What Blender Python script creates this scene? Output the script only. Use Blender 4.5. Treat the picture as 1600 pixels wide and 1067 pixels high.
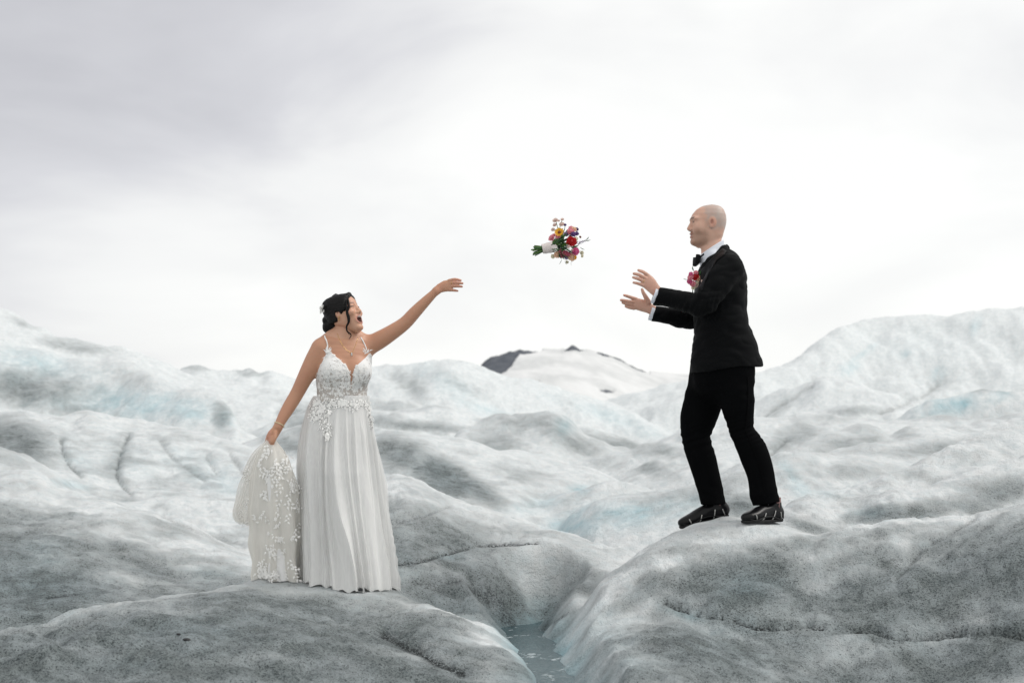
import bpy, math, random
import numpy as np
from mathutils import Vector, Matrix

for _o in list(bpy.data.objects):
    bpy.data.objects.remove(_o, do_unlink=True)
SC = bpy.context.scene
COL = SC.collection
RNG = np.random.default_rng(7)
random.seed(7)

# ------------------------------------------------------------------ camera
CAMZ = 1.2                      # metres above the stream datum
FPX = 2000.0                    # focal length in photo pixels (1600 wide)
CU, CV, VH = 800.0, 533.5, 700.0
TH = math.atan((VH - CV) / FPX)
cam_d = bpy.data.cameras.new('camera')
cam_d.sensor_width = 36.0
cam_d.lens = 45.0
cam_d.clip_start = 0.1
cam_d.clip_end = 20000.0
cam_d.dof.use_dof = True
cam_d.dof.focus_distance = 7.05
cam_d.dof.aperture_fstop = 3.0
cam = bpy.data.objects.new('camera', cam_d)
COL.objects.link(cam)
cam.location = (0, 0, CAMZ)
cam.rotation_euler = (math.radians(90) + TH, 0, 0)
SC.camera = cam

# ------------------------------------------------------------------ sky and light
SUN_EL, SUN_AZ = math.radians(52), math.radians(88)    # azimuth clockwise from +Y
wd = bpy.data.worlds.new('World')
SC.world = wd
wd.use_nodes = True
nt = wd.node_tree
nt.nodes.clear()
def wn(t, **kw):
    n = nt.nodes.new(t)
    for k, v in kw.items():
        setattr(n, k, v)
    return n
out = wn('ShaderNodeOutputWorld')
bg = wn('ShaderNodeBackground')
sky = wn('ShaderNodeTexSky', sky_type='NISHITA')
sky.sun_disc = False
sky.sun_elevation = SUN_EL
sky.sun_rotation = SUN_AZ
skys = wn('ShaderNodeVectorMath', operation='SCALE')
skys.inputs['Scale'].default_value = 0.10
nt.links.new(sky.outputs[0], skys.inputs[0])
tc = wn('ShaderNodeTexCoord')
mp = wn('ShaderNodeMapping')
mp.inputs['Scale'].default_value = (1.0, 1.0, 2.4)
mp.inputs['Location'].default_value = (0.35, 0.0, 0.12)
nt.links.new(tc.outputs['Generated'], mp.inputs['Vector'])
n1 = wn('ShaderNodeTexNoise'); n1.inputs['Scale'].default_value = 3.2
n1.inputs['Detail'].default_value = 5.0; n1.inputs['Roughness'].default_value = 0.5
n1.inputs['Distortion'].default_value = 0.35
nt.links.new(mp.outputs[0], n1.inputs['Vector'])
# one broad, thicker bank of cloud
dot = wn('ShaderNodeVectorMath', operation='DOT_PRODUCT')
_bk = Vector((-0.62, 0.55, 0.56)).normalized()
dot.inputs[1].default_value = (-_bk.x, -_bk.y, -_bk.z)
nt.links.new(tc.outputs['Generated'], dot.inputs[0])
mr = wn('ShaderNodeMapRange'); mr.interpolation_type = 'SMOOTHSTEP'
mr.inputs['From Min'].default_value = -0.88; mr.inputs['From Max'].default_value = -0.64
nt.links.new(dot.outputs['Value'], mr.inputs['Value'])
ad = wn('ShaderNodeMath', operation='MULTIPLY_ADD')
nt.links.new(n1.outputs['Fac'], ad.inputs[0])
ad.inputs[1].default_value = 1.9
nt.links.new(mr.outputs[0], ad.inputs[2])
cr = wn('ShaderNodeValToRGB')
el = cr.color_ramp.elements
el[0].position = 0.0; el[0].color = (0.50, 0.50, 0.53, 1)
el[1].position = 1.0; el[1].color = (0.97, 0.97, 0.95, 1)
e_ = el.new(0.45); e_.color = (0.68, 0.68, 0.705, 1)
e_ = el.new(0.72); e_.color = (0.87, 0.87, 0.865, 1)
mr2 = wn('ShaderNodeMapRange')
mr2.inputs['From Min'].default_value = 0.56; mr2.inputs['From Max'].default_value = 2.0
nt.links.new(ad.outputs[0], mr2.inputs['Value'])
nt.links.new(mr2.outputs[0], cr.inputs[0])
mx = wn('ShaderNodeMix', data_type='RGBA')
mx.inputs['Factor'].default_value = 0.93
nt.links.new(skys.outputs[0], mx.inputs['A'])
nt.links.new(cr.outputs[0], mx.inputs['B'])
nt.links.new(mx.outputs['Result'], bg.inputs['Color'])
bg.inputs['Strength'].default_value = 1.0
nt.links.new(bg.outputs[0], out.inputs['Surface'])

sd = bpy.data.lights.new('sun', 'SUN')
sd.energy = 1.5
sd.angle = math.radians(22)
sd.color = (1.0, 0.965, 0.92)
sun = bpy.data.objects.new('sun', sd)
COL.objects.link(sun)
_sv = Vector((math.sin(SUN_AZ) * math.cos(SUN_EL), math.cos(SUN_AZ) * math.cos(SUN_EL), math.sin(SUN_EL)))
sun.rotation_euler = _sv.to_track_quat('Z', 'Y').to_euler()

SC.render.engine = 'CYCLES'
SC.render.resolution_x, SC.render.resolution_y = 1024, 682
SC.view_settings.view_transform = 'Standard'
SC.view_settings.look = 'None'
SC.view_settings.exposure = 0.12
SC.view_settings.gamma = 1.0
SC.cycles.max_bounces = 8
SC.cycles.transparent_max_bounces = 16

# ------------------------------------------------------------------ helpers
_cT, _sT = math.cos(TH), math.sin(TH)
def P(u, v, d):
    """world point on the ray through photo pixel (u, v) at distance d along +Y"""
    a = (u - CU) / FPX; b = (CV - v) / FPX
    dy = _cT - b * _sT; dz = _sT + b * _cT
    return np.array([a / dy * d, d, CAMZ + dz / dy * d])
def AE(u, v):
    p = P(u, v, 1.0)
    return p[0], p[2] - CAMZ
def UV(x, y, z):
    z = z - CAMZ
    f = y * _cT + z * _sT
    up = -y * _sT + z * _cT
    return CU + FPX * x / f, CV - FPX * up / f

def smooth01(t):
    t = np.clip(t, 0, 1)
    return t * t * (3 - 2 * t)

_pg = np.random.default_rng(3)
_perm = _pg.permutation(4096).astype(np.int64)
_g3 = _pg.normal(size=(4096, 3)); _g3 /= np.linalg.norm(_g3, axis=1)[:, None]
_g3 = _g3.astype(np.float32)
def perlin(x, y, z=None):
    """gradient noise, about -0.7..0.7"""
    x = np.asarray(x, dtype=np.float64); y = np.asarray(y, dtype=np.float64)
    if z is None:
        z = np.full_like(x, 0.37)
    xi = np.floor(x).astype(np.int64); yi = np.floor(y).astype(np.int64); zi = np.floor(z).astype(np.int64)
    xf = (x - xi).astype(np.float32); yf = (y - yi).astype(np.float32); zf = (z - zi).astype(np.float32)
    def fade(t):
        return t * t * t * (t * (t * 6 - 15) + 10)
    U_, V_, W_ = fade(xf), fade(yf), fade(zf)
    res = 0
    for i in (0, 1):
        hx = _perm[(xi + i) & 4095]
        wx = U_ if i else 1 - U_
        for j in (0, 1):
            hy = _perm[(hx + yi + j) & 4095]
            wy = V_ if j else 1 - V_
            for k in (0, 1):
                g = _g3[_perm[(hy + zi + k) & 4095]]
                wz = W_ if k else 1 - W_
                res = res + wx * wy * wz * (g[..., 0] * (xf - i) + g[..., 1] * (yf - j) + g[..., 2] * (zf - k))
    return res
def fbm(x, y, z=None, oct=4, rough=0.5):
    s = 0; a = 1.0; f = 1.0
    for i in range(oct):
        s = s + a * perlin(x * f + 17.3 * i, y * f - 9.1 * i, None if z is None else z * f)
        a *= rough; f *= 2.03
    return s

def mesh_np(name, V, F, smooth=True):
    """mesh from numpy verts (n,3) and faces (m,3|4)"""
    V = np.asarray(V, dtype=np.float32); F = np.asarray(F, dtype=np.int32)
    me = bpy.data.meshes.new(name)
    me.vertices.add(len(V)); me.vertices.foreach_set('co', V.ravel())
    k = F.shape[1]
    me.loops.add(F.size); me.loops.foreach_set('vertex_index', F.ravel())
    me.polygons.add(len(F))
    me.polygons.foreach_set('loop_start', np.arange(0, F.size, k, dtype=np.int32))
    me.polygons.foreach_set('loop_total', np.full(len(F), k, dtype=np.int32))
    me.polygons.foreach_set('use_smooth', np.full(len(F), smooth, dtype=bool))
    me.update(calc_edges=True)
    me.validate()
    return me
def mesh_py(name, V, F, smooth=True):
    me = bpy.data.meshes.new(name)
    me.from_pydata([tuple(map(float, v)) for v in V], [], [tuple(map(int, f)) for f in F])
    me.polygons.foreach_set('use_smooth', [smooth] * len(me.polygons))
    me.update()
    return me
def vcol(me, name, C):
    """float colour attribute on points; C (n,3) or (n,4)"""
    C = np.asarray(C, dtype=np.float32)
    if C.shape[1] == 3:
        C = np.concatenate([C, np.ones((len(C), 1), np.float32)], 1)
    at = me.attributes.new(name, 'FLOAT_COLOR', 'POINT')
    at.data.foreach_set('color', C.ravel())
def link(name, me, mat, parent=None, **props):
    o = bpy.data.objects.new(name, me)
    COL.objects.link(o)
    if mat is not None and me is not None:
        for m in (mat if isinstance(mat, (list, tuple)) else [mat]):
            me.materials.append(m)
    if parent is not None:
        o.parent = parent
        o.matrix_parent_inverse = Matrix.Translation(parent_loc(parent)).inverted()
    for k, v in props.items():
        o[k] = v
    return o
LOCAL = set()
def parent_loc(o):
    l = Vector(o.location)      # world position of a parent built by link / empty / empty_part
    if o.name in LOCAL:
        l = l + Vector(o.parent.location)
    return l
def empty(name, loc, **props):
    o = bpy.data.objects.new(name, None)
    COL.objects.link(o)
    o.location = [float(c) for c in loc]
    o.empty_display_size = 0.1
    for k, v in props.items():
        o[k] = v
    return o

class NT:
    """small node-tree helper"""
    def __init__(s, name):
        s.m = bpy.data.materials.new(name); s.m.use_nodes = True
        s.t = s.m.node_tree; s.t.nodes.clear()
        s.o = s.t.nodes.new('ShaderNodeOutputMaterial')
    def n(s, typ, ins=None, **kw):
        nd = s.t.nodes.new(typ)
        for k, v in kw.items():
            setattr(nd, k, v)
        for k, v in (ins or {}).items():
            sock = nd.inputs[k]
            if isinstance(v, bpy.types.NodeSocket):
                s.t.links.new(v, sock)
            else:
                sock.default_value = v
        return nd
    def math(s, op, a, b=None, c=None, clamp=False):
        ins = {0: a}
        if b is not None: ins[1] = b
        if c is not None: ins[2] = c
        return s.n('ShaderNodeMath', ins, operation=op, use_clamp=clamp).outputs[0]
    def mix(s, f, a, b):
        return s.n('ShaderNodeMix', {'Factor': f, 'A': a, 'B': b}, data_type='RGBA').outputs['Result']
    def rng(s, v, a, b, c=0.0, d=1.0, sm=False):
        nd = s.n('ShaderNodeMapRange', {'Value': v, 'From Min': a, 'From Max': b, 'To Min': c, 'To Max': d})
        if sm: nd.interpolation_type = 'SMOOTHSTEP'
        return nd.outputs[0]
    def noise(s, scale, vec=None, detail=3.0, rough=0.5, dist=0.0):
        ins = {'Scale': scale, 'Detail': detail, 'Roughness': rough, 'Distortion': dist}
        if vec is not None: ins['Vector'] = vec
        return s.n('ShaderNodeTexNoise', ins).outputs['Fac']
    def obj(s):
        return s.n('ShaderNodeTexCoord').outputs['Object']
    def bump(s, h, strength=0.5, dist=0.01, normal=None):
        ins = {'Height': h, 'Strength': strength, 'Distance': dist}
        if normal is not None: ins['Normal'] = normal
        return s.n('ShaderNodeBump', ins).outputs[0]
    def bsdf(s, **ins):
        nd = s.n('ShaderNodeBsdfPrincipled', {k.replace('_', ' '): v for k, v in ins.items()})
        return nd
    def out(s, sh):
        s.t.links.new(sh, s.o.inputs['Surface']); return s.m
def rgb(r, g, b):
    return (r, g, b, 1.0)
# ------------------------------------------------------------------ glacier
# every ridge: crest as (photo u, photo v, distance) points; front/back slope below the sight line
# and rounding (metres).  le / re: slope with which the ridge dives beyond its first / last point
RIDGES = [
 # bride's mound
 dict(p=[(-400,1010,5.6),(0,985,5.9),(230,935,6.5),(400,910,6.95),(470,912,7.05),(540,924,7.1),(620,928,7.1),(665,936,7.0),(720,955,6.9),(760,975,6.7),(800,1010,6.3),(845,1067,5.6),(880,1130,5.0)], sf=.24, rf=.6, sb=.7, rb=.15, re=1.0),
 # groom's mound
 dict(p=[(868,985,6.3),(880,962,6.45),(910,930,6.65),(950,896,6.9),(1000,858,7.05),(1050,832,7.15),(1090,819,7.2),(1130,814,7.22),(1180,814,7.2),(1225,822,7.15),(1276,834,7.1),(1320,823,7.1),(1397,810,7.1),(1465,809,7.1),(1515,804,7.0),(1600,787,6.9),(1900,740,6.7)], sf=.62, rf=.55, sb=.75, rb=.22, le=1.6),
 dict(p=[(893,1025,5.9),(915,1002,6.0),(960,976,6.1),(1050,960,6.2)], sf=.2, rf=.3, sb=.3, rb=.3, le=1.6, re=.3),
 # slope behind it, climbing to the side
 dict(p=[(1200,800,8.1),(1222,788,8.2),(1262,768,8.4),(1310,757,8.6),(1364,744,8.8),(1414,727,9.0),(1465,703,9.2),(1532,669,9.5),(1600,642,9.8),(1900,560,10.2)], sf=.42, rf=.3, sb=.6, rb=.3, le=.9),
 dict(p=[(1400,762,8.2),(1450,752,8.3),(1520,728,8.5),(1600,700,8.7),(1900,640,9.0)], sf=.5, rf=.25, sb=.5, rb=.2, le=.5),
 # slope beside the bride
 dict(p=[(560,775,9.0),(597,742,9.2),(618,735,9.2),(651,746,9.1),(692,768,9.0),(729,783,8.9),(776,798,8.8),(817,814,8.7),(844,820,8.6),(894,835,8.5),(928,850,8.4),(989,866,8.2)], sf=.30, rf=.35, sb=.75, rb=.15, le=.6, re=.9),
 dict(p=[(760,868,8.0),(820,848,8.1),(870,850,8.1),(930,875,8.0),(975,893,7.9)], sf=.36, rf=.2, sb=.5, rb=.2, le=.4, re=.7),
 dict(p=[(640,900,7.5),(700,893,7.6),(760,905,7.6),(815,925,7.5),(850,950,7.4)], sf=.36, rf=.2, sb=.4, rb=.2, le=.4, re=.7),
 # blue hummock behind the groom
 dict(p=[(872,830,11.2),(881,815,11.2),(898,797,11.1),(931,780,11),(979,770,11),(1029,764,11),(1080,752,11),(1135,734,11),(1160,725,11),(1197,726,11),(1215,750,11),(1232,778,11)], sf=.42, rf=.5, sb=.5, rb=.3, le=1.2, re=1.2),
 # broad middle ridge
 dict(p=[(500,655,14.5),(582,664,14.2),(624,670,14),(675,680,14),(726,689,14),(776,702,14),(827,704,14),(877,716,14),(911,722,14),(945,736,13.8),(979,753,13.5),(1019,766,13.2),(1060,790,13)], sf=.27, rf=.5, sb=.5, rb=.4, le=.3, re=.8),
 dict(p=[(780,812,12.0),(800,797,12.0),(850,780,12),(900,764,12.0),(960,757,12),(1010,766,12)], sf=.5, rf=.2, sb=.4, rb=.2, le=.8, re=.8),
 # dirty ridges behind
 dict(p=[(700,690,17.5),(719,672,18),(756,653,18.5),(796,648,18.5),(837,646,18.5),(864,640,18.5),(894,655,18.5),(915,675,18.3),(962,689,18),(1029,704,17.5),(1080,714,17)], sf=.40, rf=.4, sb=.5, rb=.4, le=.5, re=.6),
 dict(p=[(480,640,22),(580,634,22),(641,638,22),(702,636,22),(742,647,22),(790,665,22)], sf=.3, rf=.5, sb=.4, rb=.4, le=.4, re=.5),
 dict(p=[(520,628,25),(577,617,25),(620,617,25),(651,625,25),(690,638,25)], sf=.4, rf=.4, sb=.4, rb=.4, le=.4, re=.5),
 dict(p=[(860,672,21),(915,668,22),(980,682,22),(1050,706,21)], sf=.22, rf=.5, sb=.4, rb=.4, le=.4, re=.5),
 # long pale ridge
 dict(p=[(480,596,40),(540,582,40),(577,573,40),(607,572,40),(641,571,40),(668,564,40),(692,558,40),(722,562,40),(749,573,40),(783,584,40),(827,596,40),(877,611,40),(945,628,40),(1012,655,39),(1066,680,38),(1130,700,37)], sf=.45, rf=1.0, sb=.4, rb=1.0, le=.2, re=.5),
 # pale dome beyond
 dict(p=[(900,628,62),(945,626,62),(1012,609,62),(1046,599,62),(1090,595,62),(1140,598,62),(1200,612,62)], sf=.4, rf=1.5, sb=.4, rb=1.5, le=.4, re=.3),
 # big hill on the right
 dict(p=[(1100,610,46),(1150,592,46),(1195,576,47),(1229,565,48),(1269,539,49),(1296,521,50),(1323,504,51),(1347,495,52),(1370,497,52),(1431,495,52),(1482,493,52),(1543,482,52),(1600,477,52),(1900,455,52)], sf=.75, rf=1.2, sb=.4, rb=1.5, le=.3),
 dict(p=[(1240,606,36),(1285,588,36),(1330,594,36),(1400,618,35),(1440,636,34)], sf=.5, rf=.8, sb=.3, rb=.8, le=.4, re=.4),
 dict(p=[(1240,652,30),(1290,634,30),(1340,622,30),(1400,624,30),(1450,640,30)], sf=.4, rf=.5, sb=.3, rb=.5, le=.3, re=.3),
 # blue ice cave rim
 dict(p=[(1410,655,22),(1425,642,22),(1448,629,22),(1492,614,22),(1532,607,22),(1570,609,22),(1600,610,22),(1900,600,22)], sf=1.5, rf=.25, sb=.3, rb=.5, le=.4),
 # low dirty hummocks
 dict(p=[(1120,660,17),(1178,649,17),(1229,650,17),(1262,644,17),(1316,649,17),(1380,652,17),(1431,649,17),(1532,646,17),(1600,640,17),(1900,630,17)], sf=.32, rf=.4, sb=.4, rb=.4, le=.3),
 dict(p=[(1215,706,12.8),(1240,692,13),(1269,681,13.2),(1303,669,13.4),(1347,659,13.5),(1374,666,13.5),(1390,684,13.4)], sf=.36, rf=.3, sb=.5, rb=.3, le=.6, re=.9),
 dict(p=[(1380,684,14.2),(1415,670,14.4),(1440,664,14.5),(1475,668,14.5),(1500,676,14.4)], sf=.36, rf=.25, sb=.5, rb=.3, le=.6, re=.5),
 dict(p=[(1280,712,12.0),(1310,698,12.1),(1347,689,12.2),(1397,687,12.2),(1431,683,12.3),(1499,678,12.4),(1560,668,12.5)], sf=.3, rf=.25, sb=.4, rb=.25, le=.5, re=.3),
 dict(p=[(1195,716,11.4),(1215,704,11.4),(1249,702,11.4),(1296,708,11.4),(1347,709,11.4),(1420,718,11.4),(1470,720,11.4)], sf=.45, rf=.3, sb=.4, rb=.3, le=.6, re=.3),
 # left side: skyline, blue face, cracked slope, near swell
 dict(p=[(-400,440,32),(0,485,32),(27,495,32),(54,511,32),(91,530,32),(135,536,32),(175,541,32),(216,553,32),(256,568,32),(300,582,32),(350,592,32),(420,607,31),(490,632,30),(560,660,29)], sf=.26, rf=1.0, sb=.4, rb=1.0, re=.4),
 dict(p=[(275,582,38),(294,574,38),(317,570,38),(344,579,38),(375,582,38),(390,577,38),(405,585,38),(422,577,38),(442,585,38),(470,596,38)], sf=.4, rf=.5, sb=.4, rb=.5, le=.3, re=.3),
 dict(p=[(-400,492,22),(0,526,22.5),(40,538,22.5),(101,558,22.5),(160,568,22.3),(202,566,22),(240,578,21.5),(290,600,21),(337,622,20.5),(366,642,20),(378,668,19.5)], sf=.55, rf=.6, sb=.35, rb=.8, re=.9),
 dict(p=[(-400,640,13.5),(0,641,14),(34,639,14),(67,649,14),(110,652,14),(135,643,14.2),(202,656,14.3),(250,659,14.3),(290,669,14.2),(331,674,14),(364,684,13.8),(395,703,13.5),(440,720,13),(500,760,12)], sf=.24, rf=.5, sb=.5, rb=.3, re=.7),
 dict(p=[(-400,690,11),(0,698,11),(34,710,11),(67,727,11),(105,748,11),(125,768,10.8)], sf=.35, rf=.25, sb=.35, rb=.25, re=.4),
 dict(p=[(-400,735,9.4),(0,735,9.5),(27,733,9.5),(61,736,9.5),(84,753,9.4),(118,761,9.4),(169,771,9.4),(236,791,9.3),(277,805,9.2),(304,819,9.1),(350,843,8.9),(400,868,8.6),(450,890,8.3)], sf=.25, rf=.4, sb=.5, rb=.25, re=.7),
]
_ad = np.concatenate([np.linspace(-1.05, -.47, 90, endpoint=False), np.linspace(-.47, .47, 620), np.linspace(.47, 1.05, 91)[1:]])
_dd = np.concatenate([np.geomspace(0.8, 3.6, 70, endpoint=False), np.geomspace(3.6, 95, 960)])
A, D = np.meshgrid(_ad, _dd)
X, Y = A * D, D
def smooth1(y, n):
    k = np.ones(n) / n
    for _ in range(3):
        y = np.convolve(np.pad(y, n, mode='edge'), k, 'same')[n:-n]
    return y
FINE = np.linspace(-1.1, 1.1, 4401)      # 0.0005 apart = one photo pixel
def crest(r):
    pts = np.array([AE(u, v) + (d,) for u, v, d in r['p']])
    e = np.interp(FINE, pts[:, 0], pts[:, 1]); d = np.interp(FINE, pts[:, 0], pts[:, 2])
    e = smooth1(e, 9); d = smooth1(d, 25)
    if 'le' in r:
        over = np.clip(pts[0, 0] - FINE, 0, None); e = e - r['le'] * (np.sqrt(over ** 2 + .004 ** 2) - .004)
    if 're' in r:
        over = np.clip(FINE - pts[-1, 0], 0, None); e = e - r['re'] * (np.sqrt(over ** 2 + .004 ** 2) - .004)
    return np.interp(_ad, FINE, e), np.interp(_ad, FINE, smooth1(e, 61)), np.interp(_ad, FINE, d)
K = 0.0032 * D + 0.003
base = CAMZ - 1.25 - 0.004 * D
acc = np.exp(np.clip((base - CAMZ) / K, -300, 300)) * 1.0
# domain warp so that flanks are not swept copies of their crest
wx = 0.35 * fbm(X * .55, Y * .55, oct=3) * np.clip(Y / 9, .4, 4)
parts = [(base - CAMZ) / K]
crests = []
for r in RIDGES:
    e, es, d = crest(r)
    s = d[None, :] - D
    w_ = smooth01(np.abs(s) / (.14 * d[None, :]))
    e = e[None, :] * (1 - w_) + es[None, :] * w_
    s = s + np.sign(s) * np.minimum(np.abs(s), 1.0) * wx * .6
    fr = r['sf'] * (np.sqrt(s * s + r['rf'] ** 2) - r['rf'])
    bk = r['sb'] * (np.sqrt(s * s + r['rb'] ** 2) - r['rb'])
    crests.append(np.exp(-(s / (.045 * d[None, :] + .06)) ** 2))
    parts.append((e * D - np.where(s > 0, fr, bk)) / K)
mxp = np.maximum.reduce(parts)
Z = CAMZ + K * (mxp + np.log(sum(np.exp(np.clip(p - mxp, -60, 0)) for p in parts)))
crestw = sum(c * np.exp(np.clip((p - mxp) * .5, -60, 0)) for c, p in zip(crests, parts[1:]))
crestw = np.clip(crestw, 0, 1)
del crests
# relief
far = smooth01((D - 9) / 14)
calm = np.ones_like(Z)
for (u, v, d, w) in [(1105, 812, 7.3, .32), (1190, 815, 7.1, .28), (545, 925, 7.0, .42)]:
    q = P(u, v, d)
    calm *= 1 - .92 * np.exp(-((X - q[0]) ** 2 + (Y - q[1]) ** 2) / w ** 2)
Z += calm * .035 * fbm(X * .9, Y * .8, oct=3) * (1 + 2.0 * far)
# billowed relief: convex swells meeting in sharp creases, drawn out along the flow
qx = X + .45 * perlin(X * .7, Y * .6) + .12 * perlin(X * 2.3, Y * 2.1)
qy = Y + .45 * perlin(X * .7 + 9, Y * .6) + .12 * perlin(X * 2.3 + 5, Y * 2.1)
bil = lambda fx, fy, o: np.abs(perlin(qx * fx + qy * fy * .35 + o, qy * fy - qx * fx * .3 + o))
mid_ = (1 + .9 * far)
Z += calm * mid_ * (.11 * (bil(.75, .55, 0.) - .22) + .075 * (bil(1.7, 1.15, 4.) - .22) + .034 * (bil(3.9, 2.6, 8.) - .22))
fine = (1 - smooth01((D - 7) / 12))
lump = fbm(X * 9, Y * 8, oct=2)
Z += calm * fine * (.030 * (bil(8.5, 6.5, 2.) - .2) + .010 * lump + .009 * fbm(X * 26, Y * 22, oct=3))
# rounded lumps of refrozen snow in the near left corner
U0, V0 = UV(X, Y, Z)
lw = np.exp(-((U0 - 90) / 190) ** 2 - ((V0 - 1010) / 60) ** 2) * (D < 8)
cell = np.abs(perlin(X * 4.2, Y * 4.2)) + .5 * np.abs(perlin(X * 8.3, Y * 8.3))
Z += lw * (.14 * cell - .035)
# far faces: flow streaks
st = fbm(X * .35 + Y * .25, Y * .10, oct=4)
Z += smooth01((D - 18) / 14) * .15 * st
# settle the ice under the feet and the hem at the height the photograph gives
for _ in range(4):
    for (u, v, d, w) in [(1212,815,7.165,.11),(1168,817,6.98,.11),(1190,816,7.06,.11),(1136,807,7.32,.12),(1068,826,7.275,.12),(1100,815,7.3,.12)] + [(476,909,6.9,.16),(500,914,6.8,.16),(526,920,6.75,.16),(563,926.5,6.74,.16),(593,927.5,6.78,.16),(618,924,6.9,.16),(430,905,6.9,.16),(402,901,6.92,.14)] + [(665,937,7.0,.2),(720,957,6.9,.22),(760,978,6.7,.2),(800,1012,6.3,.2),(880,964,6.45,.2),(915,927,6.7,.2),(950,897,6.9,.22),(1000,860,7.05,.22),(1045,836,7.15,.2),(1276,835,7.1,.2),(1397,811,7.1,.3),(1500,805,7.0,.3),(1600,788,6.9,.3),(651,747,9.1,.3),(692,769,9.0,.3),(729,784,8.9,.3),(776,799,8.8,.3),(817,815,8.7,.3),(894,836,8.5,.3),(931,781,11,.4),(1029,765,11,.4),(1135,735,11,.4)]:
        q = P(u, v, d)
        dr2 = (X - q[0]) ** 2 + (Y - q[1]) ** 2
        k = np.argmin(dr2); dz = q[2] - .004 - Z.flat[k]
        Z += .8 * dz * np.exp(-dr2 / w ** 2)
U0, V0 = UV(X, Y, Z)
dirt = np.zeros_like(Z); blue = np.zeros_like(Z); grit = np.zeros_like(Z)  # dirt also carries painted-in shade
def polydist(pl, d0, d1):
    best = np.full_like(Z, 1e3)
    q = np.array(pl, float)
    mk = (D > d0) & (D < d1) & (U0 > q[:, 0].min() - 60) & (U0 < q[:, 0].max() + 60) & (V0 > q[:, 1].min() - 60) & (V0 < q[:, 1].max() + 60)
    us, vs = U0[mk], V0[mk]; bb = np.full(us.shape, 1e3)
    for (a, b), (c, d) in zip(pl[:-1], pl[1:]):
        du, dv = c - a, d - b
        t = np.clip(((us - a) * du + (vs - b) * dv) / (du * du + dv * dv), 0, 1)
        bb = np.minimum(bb, np.hypot(us - a - t * du, (vs - b - t * dv)))
    best[mk] = bb
    return best
wob = 4 * perlin(X * 7, Y * 7) + 2 * perlin(X * 22, Y * 22)
CRACKS = [
 ([(96,686),(97,700),(101,712),(110,727),(126,742)], 9.7, 15, 2.6, .035, .75),
 ([(201,678),(192,697),(187,712),(182,735),(185,748),(193,759),(204,769)], 9.6, 15, 2.8, .04, .8),
 ([(251,688),(259,700),(271,714),(294,731),(321,750)], 9.6, 15, 3.0, .03, .45),
 ([(360,708),(378,735),(385,745)], 9.6, 15, 2.5, .03, .4),
 ([(322,712),(338,738)], 9.6, 15, 3.0, .03, .45),
 ([(1040,938),(1060,947),(1100,961),(1144,964),(1178,974),(1222,979),(1262,974),(1285,976)], 4, 7.3, 2.4, .03, 1.0),
 ([(1306,981),(1364,981),(1391,991),(1430,993),(1465,993),(1480,988),(1540,985),(1600,990)], 4, 7.3, 3.0, .035, 1.0),
 ([(1395,905),(1420,880),(1440,855),(1500,820),(1522,806)], 4, 7.3, 3.5, .02, .35),
 ([(617,880),(650,877),(700,862),(745,850),(790,848),(840,846)], 7, 9.4, 2.6, .025, .8),
 ([(620,815),(660,806),(700,790)], 7, 9.4, 3, .015, .3),
 ([(700,905),(775,892),(820,905),(860,925),(885,945)], 6.9, 8.6, 4, .03, .5),
 ([(640,905),(680,915),(720,935)], 6.9, 8.6, 4, .03, .4),
 ([(600,985),(628,1000),(660,1015),(690,1030),(722,1044)], 4, 7.4, 7, .04, 1.0),
 ([(0,838),(60,830),(120,822),(155,818)], 6, 9.6, 3, .012, .35),
 ([(170,845),(215,870),(260,895),(290,905)], 6, 9.6, 6, .02, .2),
 ([(75,930),(120,925)], 5, 8, 3, .02, .7),
 ([(1204,708),(1225,690),(1240,676)], 10, 16, 2.6, .05, .7),
 ([(1195,648),(1240,618),(1270,600)], 25, 52, 3, .1, .6),
 ([(1375,640),(1440,618),(1480,588)], 25, 52, 4, .15, .45),
 ([(255,805),(290,820),(330,835),(380,850)], 8.6, 11, 4, .02, .4),
]
wvar = .75 + .7 * np.abs(perlin(X * 3.3, Y * 3.3)) * 2
for pl, d0, d1, w, dep, dk in CRACKS:
    b = polydist(pl, d0, d1) + wob * .7
    ww = w * wvar
    m = np.exp(-(b / (1.6 * ww)) ** 2) * ((D > d0) & (D < d1)) * calm
    Z -= (.75 if d1 > 7.3 else 1.2) * dep * m
    dk = dk * (.55 if d1 > 9.5 else 1.0)
    grit = np.maximum(grit, dk * np.exp(-(b / (ww * .7)) ** 2) * ((D > d0) & (D < d1)))
    dirt += .35 * dk * np.exp(-(np.abs(b) / (w * 5)) ** 2) * ((D > d0) & (D < d1))
# meltwater channel
WATER = 0.2
ch = [P(u, v, (CAMZ - WATER) * FPX / (v - VH)) for u, v in [(850,966),(812,977),(828,996),(846,1018),(862,1045),(876,1085),(888,1140),(905,1250)]]
chw = [.02, .09, .10, .075, .065, .08, .12, .25]
cd = np.full_like(Z, 9.0)
for (a, wa), (b, wb) in zip(zip(ch[:-1], chw[:-1]), zip(ch[1:], chw[1:])):
    dx, dy = b[0] - a[0], b[1] - a[1]
    t = np.clip(((X - a[0]) * dx + (Y - a[1]) * dy) / (dx * dx + dy * dy), 0, 1)
    cd = np.minimum(cd, np.hypot(X - a[0] - t * dx, Y - a[1] - t * dy) - (wa + t * (wb - wa)))
cd = cd + .05 * fbm(X * 5, Y * 5, oct=2)
cut = WATER - .01 + np.where(cd < 0, cd * .55, 0.9 * cd + 1.2 * np.clip(cd, 0, 9) ** 2)
kk = .03
hmix = np.clip(.5 + .5 * (cut - Z) / kk, 0, 1)
Z = np.where(D < 9, cut * (1 - hmix) + Z * hmix - kk * hmix * (1 - hmix), Z)
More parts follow.
